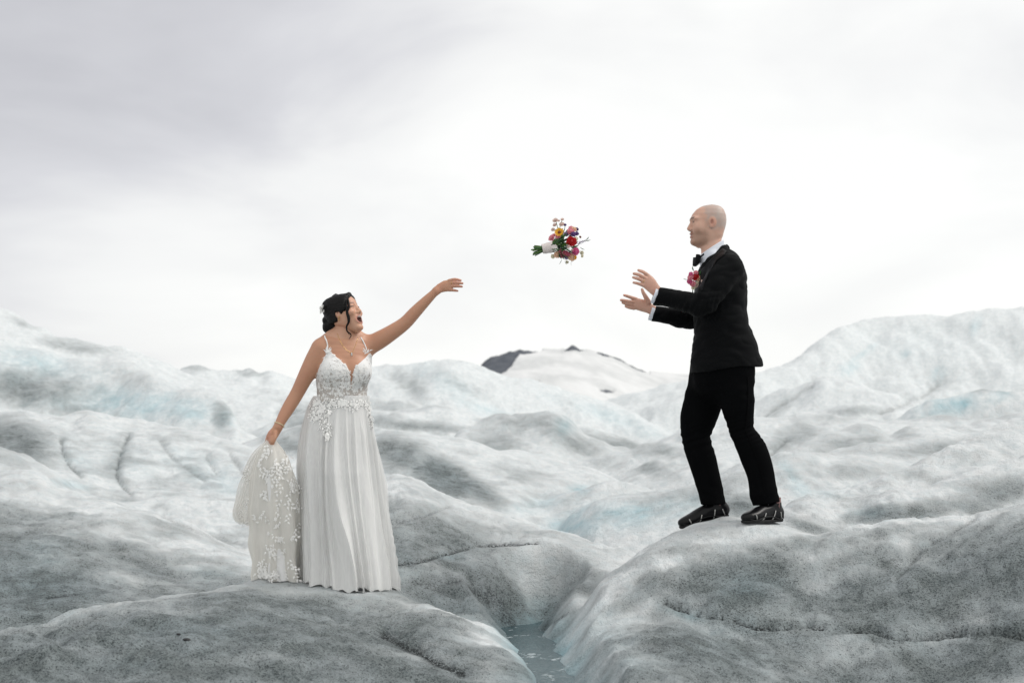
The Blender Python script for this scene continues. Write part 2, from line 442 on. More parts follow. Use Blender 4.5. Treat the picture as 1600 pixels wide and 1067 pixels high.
# dirt with some painted-in shade, and blue ice: patches broken up by noise
nz = fbm(X * 1.1, Y * 1.1, oct=4) ; nz2 = fbm(X * 3.5, Y * 4.5, oct=4); nz3 = fbm(X * 11, Y * 14, oct=3)
def patch(u, v, ru, rv, d0, d1, rot=0.0, soft=1.0):
    c, s_ = math.cos(rot), math.sin(rot)
    du, dv = U0 - u, V0 - v
    q = np.hypot((du * c + dv * s_) / ru, (dv * c - du * s_) / rv) + .5 * nz + .42 * nz2 + .2 * nz3
    return smooth01((1.55 - q) / (1.5 * soft)) * ((D > d0) & (D < d1))
DIRT_SHADE = [
 (40,605,120,30,16,26,.1,.55),(25,690,60,38,9.6,16,.4,.75),(110,640,60,14,14,26,0,.35),(15,765,40,22,9.6,13,0,.5),
 (50,830,110,45,6,9.6,.2,.45),(60,920,120,55,5,9,0,.7),(20,955,60,45,4,9,0,.6),
 (300,995,210,45,4,8,-.15,.75),(270,1010,110,35,4,8,0,.5),(150,990,130,40,4,8,0,.6),(420,960,170,40,4,7.6,.1,.6),(520,1005,160,45,4,7.6,.3,.5),
 (640,1040,110,28,4,7,.35,.4),(350,930,140,30,4,8,0,.45),(220,880,100,25,5,9,.4,.35),(430,1050,200,25,4,7,0,.5),
 (720,855,120,45,7,9.3,.35,.5),(760,885,80,30,7,9.3,.2,.75),(700,930,95,40,6.9,9,.2,.7),(880,880,70,28,7,9,.4,.5),(650,850,50,40,7,9.3,0,.4),(790,960,45,22,6.8,8.6,0,.4),
 (690,742,68,26,9.4,14,.45,1.0),(625,708,55,30,9.4,14,.3,.7),(745,765,50,18,9.4,14,.5,.65),(820,740,60,20,10,14,.3,.2),
 (820,655,90,14,15,19,.05,.75),(900,690,70,20,15,19,.5,.6),(985,694,80,12,14,23,.2,.75),(770,690,60,25,15,19,0,.4),
 (610,634,60,9,18,26,.05,.6),(650,665,90,9,15,24,.08,.6),(590,655,40,14,15,24,0,.5),(670,630,40,8,18,26,.2,.6),
 (1000,725,60,14,12,16,.3,.4),(640,600,40,18,30,42,.6,.35),(720,600,60,14,30,42,.5,.2),
 (1160,905,85,42,4,7.3,-.15,.85),(1120,1000,110,55,4,7.3,.1,.8),(1230,1010,110,50,4,7.3,0,.5),(1420,940,190,60,4,7.3,-.1,.62),(1540,880,110,60,4,7.3,-.3,.6),
 (1480,1030,170,40,4,7.3,-.2,.65),(1575,1040,70,30,4,7.3,-.5,.9),(1340,1040,90,30,4,7.3,0,.4),(1300,925,90,35,4,7.3,0,.3),
 (1362,803,42,11,7.1,9.5,-.15,1.0),(1450,795,70,14,7.1,9.5,-.2,.55),(1560,770,70,22,7,9.5,-.3,.5),(1262,824,35,9,7,9,.3,.6),
 (1330,690,90,16,10,14,-.15,.45),(1410,678,22,12,12,15,.2,.8),(1470,700,100,12,9.5,14,-.1,.55),(1345,672,45,14,12,15,.1,.4),(1240,680,50,20,12,18,-.4,.45),(1500,652,120,7,13,19,0,.55),(1300,652,90,7,14,18,0,.4),
 (1335,735,60,14,9.5,12,0,.4),(1535,608,70,5,19,24,0,.95),(1515,642,90,5,19,24,0,.2),(1345,641,60,8,25,34,-.1,.6),(1220,635,40,14,25,40,-.6,.3),
 (1115,760,80,22,10,11.5,-.3,.35),(1160,790,40,18,9.5,11.5,0,.8),(1050,775,60,14,10,11.5,0,.25),
 (350,640,16,28,17,23,.3,1.0),(470,655,35,30,12,30,.2,.75),(440,690,50,16,10,16,.3,.5),(318,573,34,6,34,40,0,1.0),(392,581,24,7,34,40,0,1.0),(120,540,60,12,22,34,.15,.5),(40,505,30,8,24,34,.3,.4),  # first patch: dirt that also paints in the overhang shadow beside the blue face
 (210,590,60,22,17,24,.2,.2),(30,1000,90,60,4,8,0,.9),(10,900,60,60,5,9,0,.9),(60,1060,160,22,4,7,0,.8),(1590,930,60,110,4,7.3,0,.85),(1420,1060,190,22,4,7.3,0,.7),(250,1055,200,22,4,7,0,.55),(560,1060,120,16,4,7,0,.5),  # corner and bottom patches also paint vignette darkening into the ice
]
for u, v, ru, rv, d0, d1, ro, k in DIRT_SHADE:
    dirt = np.maximum(dirt, k * patch(u, v, ru, rv, d0, d1, ro)) + .25 * dirt * 0
BLUE = [
 (190,630,130,26,15,24,.05,.75),(290,640,60,24,15,24,.1,.6),(60,570,90,24,15,24,.2,.45),(30,590,60,24,15,24,0,.3),
 (985,800,100,26,8.4,11.6,-.1,.8),(900,820,50,26,8.4,13,0,.8),(850,785,60,16,9,13,-.2,.55),(905,765,20,10,9,13,0,.8),(1080,790,60,24,8.5,11.6,0,.4),
 (1240,748,44,16,9,12,.9,.6),(1290,770,40,12,8,12,0,.3),(1490,633,60,20,19,24,-.2,.85),(1507,629,17,14,19,24,0,1.0),(1560,618,30,12,19,24,-.3,.5),
 (1345,555,40,6,30,52,-.6,.4),(1415,553,11,7,30,52,-.5,.6),(1465,582,13,9,30,52,-.5,.6),(1330,575,16,11,30,52,-.3,.5),(1525,510,9,18,30,52,.3,.4),(1440,540,120,30,30,52,0,.10),
 (700,600,70,20,30,42,.5,.3),(950,650,120,14,30,42,.35,.35),(760,640,60,10,24,42,.3,.45),(880,670,16,24,17,19,.5,.6),
 (950,1000,60,45,4,7.3,.7,.35),(1075,960,40,14,4,7.3,.3,.8),(980,1040,70,30,4,7.3,0,.35),(1170,920,60,34,4,7.3,0,.6),(1362,803,40,11,7,9.5,0,.6),
 (840,960,50,20,6.8,8.6,0,.6),(720,955,90,25,6.8,8.6,0,.35),(700,870,25,9,7,9.3,0,.5),(620,880,40,40,7,9.3,0,.25),
 (130,720,50,20,9.5,14,.5,.3),(110,757,40,9,9.3,13,.2,.5),(200,720,120,40,9.5,14,.2,.18),(310,735,70,30,9.5,14,.3,.3),(345,755,60,22,9.5,14,.2,.35),
 (60,870,60,30,6,9,0,.4),(480,1010,90,20,4,7,0,.15),(200,1040,80,16,4,7,0,.4),(330,895,50,12,5,9,0,.4),(350,650,20,20,15,23,0,.5),
 (690,742,68,26,9.4,14,.4,.45),(1160,985,120,50,4,7.3,0,.35),(1400,1000,150,40,4,7.3,0,.2),(60,920,110,55,5,9,0,.45),(300,985,160,35,4,8,0,.35),
]
for u, v, ru, rv, d0, d1, ro, k in BLUE:
    blue = np.maximum(blue, k * patch(u, v, ru, rv, d0, d1, ro, 1.2))
blue = np.maximum(blue, .85 * smooth01((.22 - cd) / .25) * (D < 9))
near = 1 - smooth01((D - 6.2) / 3.5)
stk = fbm(X * 1.2 + Y * .4, Y * 3.2 - X * .5, oct=4)
nearer = 1 - smooth01((D - 4.8) / 2.2)  # more dirt closest in; also paints the vignette's darker lower edge
dirt = np.clip(1.0 * dirt + near * (.26 + .34 * nz2 + .5 * stk) + .22 * nearer + (1 - .55 * far) * .26 * (.5 + nz + nz2), 0, 1)
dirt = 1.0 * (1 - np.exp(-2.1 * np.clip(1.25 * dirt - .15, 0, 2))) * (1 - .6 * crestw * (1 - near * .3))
# crests kept cleaner, which also paints their lit tops brighter
V = np.stack([X, Y, Z], -1).reshape(-1, 3)
nr, nc = Z.shape
idx = np.arange(nr * nc).reshape(nr, nc)
F = np.stack([idx[:-1, :-1], idx[:-1, 1:], idx[1:, 1:], idx[1:, :-1]], -1).reshape(-1, 4)
def ground_z(x, y):
    d = np.clip(y, _dd[0], _dd[-1]); a = x / d
    i = int(np.clip(np.searchsorted(_dd, d) - 1, 0, nr - 2)); j = int(np.clip(np.searchsorted(_ad, a) - 1, 0, nc - 2))
    ti = (d - _dd[i]) / (_dd[i + 1] - _dd[i]); tj = (a - _ad[j]) / (_ad[j + 1] - _ad[j])
    return (Z[i, j] * (1 - ti) * (1 - tj) + Z[i + 1, j] * ti * (1 - tj) + Z[i, j + 1] * (1 - ti) * tj + Z[i + 1, j + 1] * ti * tj)

def ice_material():
    t = NT('glacier_ice')
    ob = t.obj()
    at = t.n('ShaderNodeAttribute', attribute_name='ice')
    sp = t.n('ShaderNodeSeparateColor', {0: at.outputs['Color']})
    dirt_shade_, blue_, grit_ = sp.outputs[0], sp.outputs[1], sp.outputs[2]
    # grains: dark mineral specks scattered on pale granular ice
    n_big = t.noise(1.7, ob, 4, .6)
    n_mid = t.noise(11.0, ob, 5, .65, .4)
    n_m2 = t.noise(4.2, ob, 4, .6, .5)
    n_fin = t.noise(185.0, ob, 2, .6)
    n_fin2 = t.noise(98.0, ob, 2, .6)
    cov = t.math('MULTIPLY_ADD', t.math('SUBTRACT', n_mid, .5), .75, dirt_shade_)
    cov = t.math('MULTIPLY_ADD', t.math('SUBTRACT', n_m2, .5), .85, cov)
    cov = t.math('MULTIPLY', cov, 1.0, clamp=True)
    thr = t.math('MULTIPLY_ADD', cov, -.20, .72)
    speck = t.rng(t.math('SUBTRACT', t.math('MULTIPLY_ADD', n_fin2, .5, t.math('MULTIPLY', n_fin, .5)), thr), -.012, .03, sm=True)
    clean = t.mix(t.rng(n_mid, .3, .7), rgb(.57, .62, .635), rgb(.83, .84, .84))
    bl = t.math('MULTIPLY', t.math('POWER', blue_, 1.2), t.rng(n_m2, .3, .65, .35, 1.0), clamp=True)
    icec = t.mix(bl, clean, rgb(.28, .52, .59))
    wet = t.mix(t.rng(n_m2, .35, .65), rgb(.062, .090, .098), rgb(.125, .148, .148))
    film_shade = t.mix(t.math('MULTIPLY', cov, .93), icec, wet)
    dirtc = t.mix(n_fin, rgb(.022, .03, .033), rgb(.07, .08, .08))
    col = t.mix(t.math('MULTIPLY', speck, t.rng(cov, .0, .35, .35, .92)), film_shade, dirtc)
    gr = t.math('MULTIPLY', t.math('MULTIPLY', grit_, 1.5), t.rng(n_fin2, .36, .52), clamp=True)
    col = t.mix(gr, col, rgb(.022, .026, .027))
    h = t.math('MULTIPLY_ADD', n_fin2, .6, t.math('MULTIPLY', n_fin, .4))
    b1 = t.bump(t.noise(9.0, ob, 6, .68), .8, .05)
    b2 = t.bump(h, .9, .014, b1)
    rough = t.mix(blue_, rgb(.62, .62, .62), rgb(.35, .35, .35))
    bs = t.bsdf(Base_Color=col, Roughness=rough, Normal=b2, IOR=1.31)
    bs.inputs['Specular IOR Level'].default_value = .35
    return t.out(bs.outputs[0])
M_ICE = ice_material()
me = mesh_np('glacier', V, F)
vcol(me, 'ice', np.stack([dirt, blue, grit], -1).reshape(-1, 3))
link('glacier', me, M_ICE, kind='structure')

# ice field reaching the horizon, below and beyond the hummocks
def snowfield():
    rr = np.concatenate([[0.0], np.geomspace(3, 9000, 70)]); th = np.linspace(0, 2 * np.pi, 129)[:-1]
    R_, T_ = np.meshgrid(rr, th)
    x, y = R_ * np.cos(T_), R_ * np.sin(T_)
    z = CAMZ - 2.3 - .012 * np.minimum(R_, 400) + .9 * fbm(x * .02, y * .02, oct=4) * smooth01((R_ - 60) / 150) * 2
    Vv = np.stack([x, y, z], -1).reshape(-1, 3)
    n, m = x.shape; ii = np.arange(n * m).reshape(n, m); jj = np.roll(ii, -1, 0)
    Ff = np.stack([ii[:, :-1], ii[:, 1:], jj[:, 1:], jj[:, :-1]], -1).reshape(-1, 4)
    me = mesh_np('snowfield', Vv, Ff)
    vcol(me, 'ice', np.tile([[.1, .1, 0]], (len(Vv), 1)))
    link('snowfield', me, M_ICE, kind='structure')
snowfield()

# snow mountain with bare rock on its shoulder and summit
def mountain():
    pts = [(-300,640),(300,625),(600,605),(700,590),(735,578),(749,570),(757,559),(766,553),(783,547),(797,543),(812,541),(826,543),(844,544),(862,545),(877,545),(884,540),(894,534),(901,536),(908,541),(921,543),(935,545),(952,550),(969,557),(990,568),(1012,579),(1045,583),(1080,585),(1150,590),(1300,600),(1900,620)]
    pe = np.array([AE(u, v) for u, v in pts])
    aa = np.linspace(-.5, .5, 1001); dd = np.linspace(1150, 3300, 260)
    e = np.interp(aa, pe[:, 0], pe[:, 1])
    e = e + .00035 * perlin(aa * 180, aa * 0 + .4) + .0002 * perlin(aa * 500, aa * 0 + 5.4)
    A_, D_ = np.meshgrid(aa, dd); x, y = A_ * D_, D_
    dc = 2400 + 180 * np.sin(aa * 9)[None, :]
    s = dc - D_
    drop = np.where(s > 0, .13 * (np.sqrt(s * s + 60 ** 2) - 60), .3 * (np.sqrt(s * s + 40 ** 2) - 40))
    es = smooth1(e, 41); w_ = smooth01(np.abs(s) / 260)
    z = CAMZ + (e[None, :] * (1 - w_) + es[None, :] * w_) * D_ - drop
    z += (9 * fbm(x * .006, y * .004, oct=5) + 3 * fbm(x * .03, y * .02, oct=3)) * smooth01(np.abs(s) / 220)
    u, v = UV(x, y, z)
    nn = 7 * fbm(x * .02, y * .012, oct=4)
    rock = np.zeros_like(z)
    def poly(uu, vt, vb, w=1.0):
        t = np.interp(u, uu, vt, left=9999, right=9999); b = np.interp(u, uu, vb, left=-9999, right=-9999)
        return smooth01((v - t + nn * .6 + 3) / 3) * smooth01((b - v + nn) / 4) * w
    rock = np.maximum(rock, poly([745,760,775,790,805,812,846], [530]*7, [575,583,585,579,564,553,550]))
    rock = np.maximum(rock, poly([878,888,900,914,930], [520]*5, [545,549,548,548,549]))
    rock = np.maximum(rock, poly([930,950,970,990,1014], [520]*5, [550,557,565,575,584], 1.0))
    rock = np.maximum(rock, .9 * smooth01((1.2 - np.hypot((u - 836) / 9, (v - 597) / 5) + nn * .08) / .5))
    rock = np.maximum(rock, .6 * smooth01((1.2 - np.hypot((u - 948) / 14, (v - 608) / 4) + nn * .08) / .5))
    rock *= (np.abs(s) < 1500)
    z -= 8 * rock * (1 + perlin(x * .05, y * .05))
    Vv = np.stack([x, y, z], -1).reshape(-1, 3)
    n, m = x.shape; ii = np.arange(n * m).reshape(n, m)
    Ff = np.stack([ii[:-1, :-1], ii[:-1, 1:], ii[1:, 1:], ii[1:, :-1]], -1).reshape(-1, 4)
    me = mesh_np('mountain', Vv, Ff)
    vcol(me, 'rock', np.repeat(rock.reshape(-1, 1), 3, 1))
    t = NT('mountain_snow_and_rock')
    ob = t.obj()
    at = t.n('ShaderNodeAttribute', attribute_name='rock')
    n1_ = t.noise(.012, ob, 5, .6); n2_ = t.noise(.05, ob, 4, .6)
    snow = t.mix(t.rng(n1_, .42, .6), rgb(.66, .665, .665), rgb(.55, .56, .56))
    rk = t.mix(n2_, rgb(.035, .045, .06), rgb(.12, .13, .15))  # bluish cast paints distance haze into the rock colour
    f = t.rng(t.math('MULTIPLY_ADD', t.math('SUBTRACT', n2_, .5), .5, at.outputs['Fac']), .4, .6)
    bs = t.bsdf(Base_Color=t.mix(f, snow, rk), Roughness=.9)
    link('mountain', me, t.out(bs.outputs[0]), kind='structure')
mountain()

# meltwater
def stream():
    xs = np.linspace(-.6, 1.6, 120); ys = np.linspace(3.2, 8.4, 200)
    x, y = np.meshgrid(xs, ys)
    z = WATER + .004 * fbm(x * 9, y * 6, oct=2) + .0015 * fbm(x * 30, y * 22, oct=2)
    gz = np.vectorize(ground_z)(x, y)
    keep = (gz < z + .04)
    Vv = np.stack([x, y, z], -1).reshape(-1, 3)
    n, m = x.shape; ii = np.arange(n * m).reshape(n, m)
    k4 = keep[:-1, :-1] | keep[:-1, 1:] | keep[1:, 1:] | keep[1:, :-1]
    Ff = np.stack([ii[:-1, :-1], ii[:-1, 1:], ii[1:, 1:], ii[1:, :-1]], -1)[k4]
    us = np.unique(Ff); rm = np.zeros(len(Vv), int); rm[us] = np.arange(len(us))
    me = mesh_np('meltwater_stream', Vv[us], rm[Ff])
    t = NT('meltwater')
    ob = t.obj()
    n_ = t.noise(9, ob, 4, .6, .6); n2_ = t.noise(38, ob, 3, .6, .8)
    slush = t.rng(t.math('MULTIPLY_ADD', n2_, .35, t.noise(4.5, ob, 4, .6, 1.0)), .74, .86, sm=True)
    col = t.mix(n_, rgb(.025, .06, .07), rgb(.07, .125, .14))
    col = t.mix(slush, col, rgb(.50, .56, .58))
    bs = t.bsdf(Base_Color=col, Roughness=t.mix(slush, rgb(.12, .12, .12), rgb(.6, .6, .6)), IOR=1.33, Normal=t.bump(t.math('MULTIPLY_ADD', slush, .6, n2_), .6, .012))
    link('meltwater_stream', me, t.out(bs.outputs[0]), kind='structure')
stream()
# ------------------------------------------------------------------ modelling in distance fields
def nrm(v):
    v = np.asarray(v, float); return v / (np.linalg.norm(v) + 1e-12)
def dens(pts, n=6):
    """Catmull-Rom densify rows of any width"""
    p = np.asarray(pts, float)
    q = np.vstack([2 * p[0] - p[1], p, 2 * p[-1] - p[-2]])
    o = []
    for i in range(1, len(q) - 2):
        for t in np.linspace(0, 1, n, endpoint=False):
            a, b, c, d = q[i - 1], q[i], q[i + 1], q[i + 2]
            o.append(.5 * (2 * b + (c - a) * t + (2 * a - 5 * b + 4 * c - d) * t * t + (3 * b - a - 3 * c + d) * t ** 3))
    o.append(p[-1])
    return np.array(o)
def smin(a, b, k):
    if k <= 0: return np.minimum(a, b)
    h = np.clip(.5 + .5 * (b - a) / k, 0, 1)
    return b + (a - b) * h - k * h * (1 - h)
def smax(a, b, k):
    return -smin(-a, -b, k)
class SDF:
    def __init__(s, lo, hi, h):
        s.lo = np.asarray(lo, float); s.h = h
        s.n = np.ceil((np.asarray(hi) - s.lo) / h).astype(int) + 1
        s.a = np.full(s.n, .2, np.float32)
    def sub(s, lo, hi):
        i0 = np.clip(np.floor((np.asarray(lo) - s.lo) / s.h).astype(int), 0, s.n)
        i1 = np.clip(np.ceil((np.asarray(hi) - s.lo) / s.h).astype(int) + 1, 0, s.n)
        sl = tuple(slice(a, b) for a, b in zip(i0, i1))
        ax = [(s.lo[j] + s.h * np.arange(i0[j], i1[j])).astype(np.float32) for j in range(3)]
        return sl, ax[0][:, None, None], ax[1][None, :, None], ax[2][None, None, :]
    def put(s, sl, d, k, op='u'):
        if op == 'u': s.a[sl] = smin(s.a[sl], d, k)
        elif op == 's': s.a[sl] = smax(s.a[sl], -d, k)
        elif op == 'i': s.a[sl] = smax(s.a[sl], d, k)
    def tube(s, pts, ra, rb=None, side=None, k=.01, op='u', n=0, cap=True):
        """chain of tapered (elliptical) segments; ra along side, rb across"""
        pts = np.asarray(pts, float); ra = np.asarray(ra, float) * np.ones(len(pts))
        rb = ra if rb is None else np.asarray(rb, float) * np.ones(len(pts))
        if n:
            q = dens(np.column_stack([pts, ra, rb]), n); pts, ra, rb = q[:, :3], q[:, 3], q[:, 4]
        m = max(ra.max(), rb.max()) + k + 3 * s.h + .01
        sl, x, y, z = s.sub(pts.min(0) - m, pts.max(0) + m)
        d = np.full(s.a[sl].shape, .2, np.float32); X0, Y0, Z0 = x, y, z
        for i in range(len(pts) - 1):
            p0, p1 = pts[i], pts[i + 1]; v = p1 - p0; L2 = v @ v + 1e-12
            lo_, hi_ = np.minimum(p0, p1) - m, np.maximum(p0, p1) + m
            sb = tuple(slice(int(np.searchsorted(g.ravel(), lo_[j])), int(np.searchsorted(g.ravel(), hi_[j]))) for j, g in enumerate((X0, Y0, Z0)))
            x, y, z = X0[sb[0]], Y0[:, sb[1]], Z0[:, :, sb[2]]
            if 0 in (x.size, y.size, z.size): continue
            t = np.clip(((x - p0[0]) * v[0] + (y - p0[1]) * v[1] + (z - p0[2]) * v[2]) / L2, 0, 1).astype(np.float32)
            qx, qy, qz = x - p0[0] - t * v[0], y - p0[1] - t * v[1], z - p0[2] - t * v[2]
            if side is None:
                e = np.sqrt(qx * qx + qy * qy + qz * qz) - (ra[i] + t * (ra[i + 1] - ra[i]))
            else:
                ax = nrm(v); sd = nrm(np.asarray(side) - ax * (ax @ np.asarray(side))); nn = np.cross(ax, sd)
                A_ = ra[i] + t * (ra[i + 1] - ra[i]); B_ = rb[i] + t * (rb[i + 1] - rb[i]); M_ = np.minimum(A_, B_)
                qs = (qx * sd[0] + qy * sd[1] + qz * sd[2]) / A_; qn = (qx * nn[0] + qy * nn[1] + qz * nn[2]) / B_
                ql = (qx * ax[0] + qy * ax[1] + qz * ax[2]) / M_
                e = (np.sqrt(qs * qs + qn * qn + ql * ql) - 1) * M_
            d[sb] = np.minimum(d[sb], e)
        s.put(sl, d, k, op)
    def ell(s, c, r, R=np.eye(3), k=.01, op='u'):
        """ellipsoid; rows of R are its axes"""
        c = np.asarray(c, float); r = np.asarray(r, float) * np.ones(3)
        m = r.max() + k + 3 * s.h + .005
        sl, x, y, z = s.sub(c - m, c + m)
        x, y, z = x - c[0], y - c[1], z - c[2]
        q = [(x * R[i][0] + y * R[i][1] + z * R[i][2]) / r[i] for i in range(3)]
        n0 = np.sqrt(q[0] ** 2 + q[1] ** 2 + q[2] ** 2)
        s.put(sl, (n0 - 1) * r.min() * (1 if op != 'u' else 1), k, op)
    def plane(s, p, n, k=.003):
        """keep the side opposite to normal n"""
        n = nrm(n); sl, x, y, z = s.sub(s.lo, s.lo + s.h * s.n)
        s.a = smax(s.a, ((x - p[0]) * n[0] + (y - p[1]) * n[1] + (z - p[2]) * n[2]).astype(np.float32), k)
    def mesh(s, iso=0.0):
        a = s.a - iso
        a[0] = a[-1] = .1; a[:, 0] = a[:, -1] = .1; a[:, :, 0] = a[:, :, -1] = .1
        ins = a < 0
        c = ins[:-1, :-1, :-1]
        cnt = np.zeros(c.shape, np.uint8)
        cs = [(i, j, k) for i in (0, 1) for j in (0, 1) for k in (0, 1)]
        n = s.n
        for i, j, k in cs:
            cnt += ins[i:n[0] - 1 + i, j:n[1] - 1 + j, k:n[2] - 1 + k]
        act = (cnt > 0) & (cnt < 8)
        ci = np.argwhere(act)
        vid = np.full(c.shape, -1, np.int32); vid[act] = np.arange(len(ci))
        val = {o: a[ci[:, 0] + o[0], ci[:, 1] + o[1], ci[:, 2] + o[2]] for o in cs}
        acc = np.zeros((len(ci), 3)); num = np.zeros(len(ci))
        for o in cs:
            for axn in range(3):
                if o[axn]: continue
                o2 = list(o); o2[axn] = 1; o2 = tuple(o2)
                v0, v1 = val[o], val[o2]
                m = (v0 < 0) != (v1 < 0)
                t = np.where(m, v0 / np.where(m, v0 - v1, 1), 0)
                p = np.array(o, float)[None, :].repeat(len(ci), 0); p[:, axn] = t
                acc += p * m[:, None]; num += m
        V = s.lo + s.h * (ci + acc / num[:, None])
        Fs = []
        for axn in range(3):
            b, c_ = (axn + 1) % 3, (axn + 2) % 3
            i0 = ins; sl0 = [slice(None)] * 3; sl1 = [slice(None)] * 3
            sl0[axn] = slice(0, -1); sl1[axn] = slice(1, None)
            x0, x1 = ins[tuple(sl0)], ins[tuple(sl1)]
            e = np.argwhere(x0 != x1)
            flip = x0[e[:, 0], e[:, 1], e[:, 2]]
            def cell(db, dc):
                q = e.copy(); q[:, b] -= db; q[:, c_] -= dc
                return vid[q[:, 0], q[:, 1], q[:, 2]]
            q = np.stack([cell(0, 0), cell(1, 0), cell(1, 1), cell(0, 1)], 1)
            q[~flip] = q[~flip][:, ::-1]
            Fs.append(q)
        F = np.concatenate(Fs)
        return V, F
    def at(s, p):
        q = (np.asarray(p, float) - s.lo) / s.h
        i = np.clip(np.floor(q).astype(int), 0, s.n - 2); f = q - i
        v = 0
        for a_ in (0, 1):
            for b in (0, 1):
                for c in (0, 1):
                    w = (f[..., 0] if a_ else 1 - f[..., 0]) * (f[..., 1] if b else 1 - f[..., 1]) * (f[..., 2] if c else 1 - f[..., 2])
                    v = v + w * s.a[i[..., 0] + a_, i[..., 1] + b, i[..., 2] + c]
        return v
    def hit(s, u, v, d0, d1, step=.003, off=0.0):
        """first surface point met along the ray through photo pixel (u, v)"""
        dd = np.arange(d0, d1, step)
        r = P(u, v, 1.0) - np.array([0, 0, CAMZ])
        p = np.array([0, 0, CAMZ]) + dd[:, None] * r[None, :]
        w = s.at(p)
        k = np.argmax(w < off)
        return p[k] if (w < off).any() else None
def vnormals(V, F):
    tri = F[:, [0, 1, 2]]
    a, b, c, d = (V[F[:, i]] for i in range(4))
    fn = np.cross(c - a, d - b)
    N = np.zeros_like(V)
    for i in range(4):
        for j in range(3):
            N[:, j] += np.bincount(F[:, i], fn[:, j], len(V))
    return N / (np.linalg.norm(N, axis=1)[:, None] + 1e-12)
def relax(V, F, it=2, w=.5):
    """laplacian smoothing over quad edges"""
    for _ in range(it):
        S = np.zeros_like(V); C = np.zeros(len(V))
        for i in range(4):
            a, b = F[:, i], F[:, (i + 1) % 4]
            for j in range(3):
                S[:, j] += np.bincount(a, V[b, j], len(V)) + np.bincount(b, V[a, j], len(V))
            C += np.bincount(a, None, len(V)) + np.bincount(b, None, len(V))
        V = V * (1 - w) + w * S / C[:, None]
    return V
def poly2d(px, py, poly):
    """signed distance to polygon (negative inside), arrays px,py"""
    d = np.full(np.broadcast(px, py).shape, 1e9); ins = np.zeros(d.shape, bool)
    n = len(poly)
    for i in range(n):
        ax, ay = poly[i]; bx, by = poly[(i + 1) % n]
        ex, ey = bx - ax, by - ay
        t = np.clip(((px - ax) * ex + (py - ay) * ey) / (ex * ex + ey * ey), 0, 1)
        d = np.minimum(d, np.hypot(px - ax - t * ex, py - ay - t * ey))
        cond = ((ay > py) != (by > py)) & (px < ex * (py - ay) / (ey if ey else 1e-9) + ax)
        ins ^= cond
    return np.where(ins, -d, d)
def tube_mesh(pts, r, seg=8, n=0, closed=False):
    """round tube along points as (V, F) quads, ends closed by collapsing rings"""
    pts = np.asarray(pts, float); r = np.asarray(r, float) * np.ones(len(pts))
    if n:
        q = dens(np.column_stack([pts, r]), n); pts, r = q[:, :3], q[:, 3]
    T = np.gradient(pts, axis=0); T /= np.linalg.norm(T, axis=1)[:, None] + 1e-12
    up = np.array([0.1, .2, 1.0]); S = np.cross(T, up)
    bad = np.linalg.norm(S, axis=1) < .2; S[bad] = np.cross(T[bad], [1, 0.1, 0])
    S /= np.linalg.norm(S, axis=1)[:, None]; B = np.cross(T, S)
    if not closed:
        pts = np.vstack([pts[0], pts, pts[-1]]); r = np.concatenate([[r[0] * .05], r, [r[-1] * .05]])
        S = np.vstack([S[0], S, S[-1]]); B = np.vstack([B[0], B, B[-1]])
    th = np.linspace(0, 2 * np.pi, seg, endpoint=False)
    V = (pts[:, None, :] + r[:, None, None] * (np.cos(th)[None, :, None] * S[:, None, :] + np.sin(th)[None, :, None] * B[:, None, :])).reshape(-1, 3)
    m = len(pts); ii = np.arange(m * seg).reshape(m, seg)
    jj = np.roll(ii, -1, 1)
    F = np.stack([ii[:-1], jj[:-1], jj[1:], ii[1:]], -1).reshape(-1, 4)
    return V, F
def join(parts):
    Vs, Fs, o = [], [], 0
    for V, F in parts:
        Vs.append(V); Fs.append(np.asarray(F) + o); o += len(V)
    return np.concatenate(Vs), np.concatenate(Fs)
def grid_faces(n, m, wrap=False):
    ii = np.arange(n * m).reshape(n, m)
    if wrap:
        jj = np.roll(ii, -1, 1)
        return np.stack([ii[:-1], jj[:-1], jj[1:], ii[1:]], -1).reshape(-1, 4)
    return np.stack([ii[:-1, :-1], ii[:-1, 1:], ii[1:, 1:], ii[1:, :-1]], -1).reshape(-1, 4)

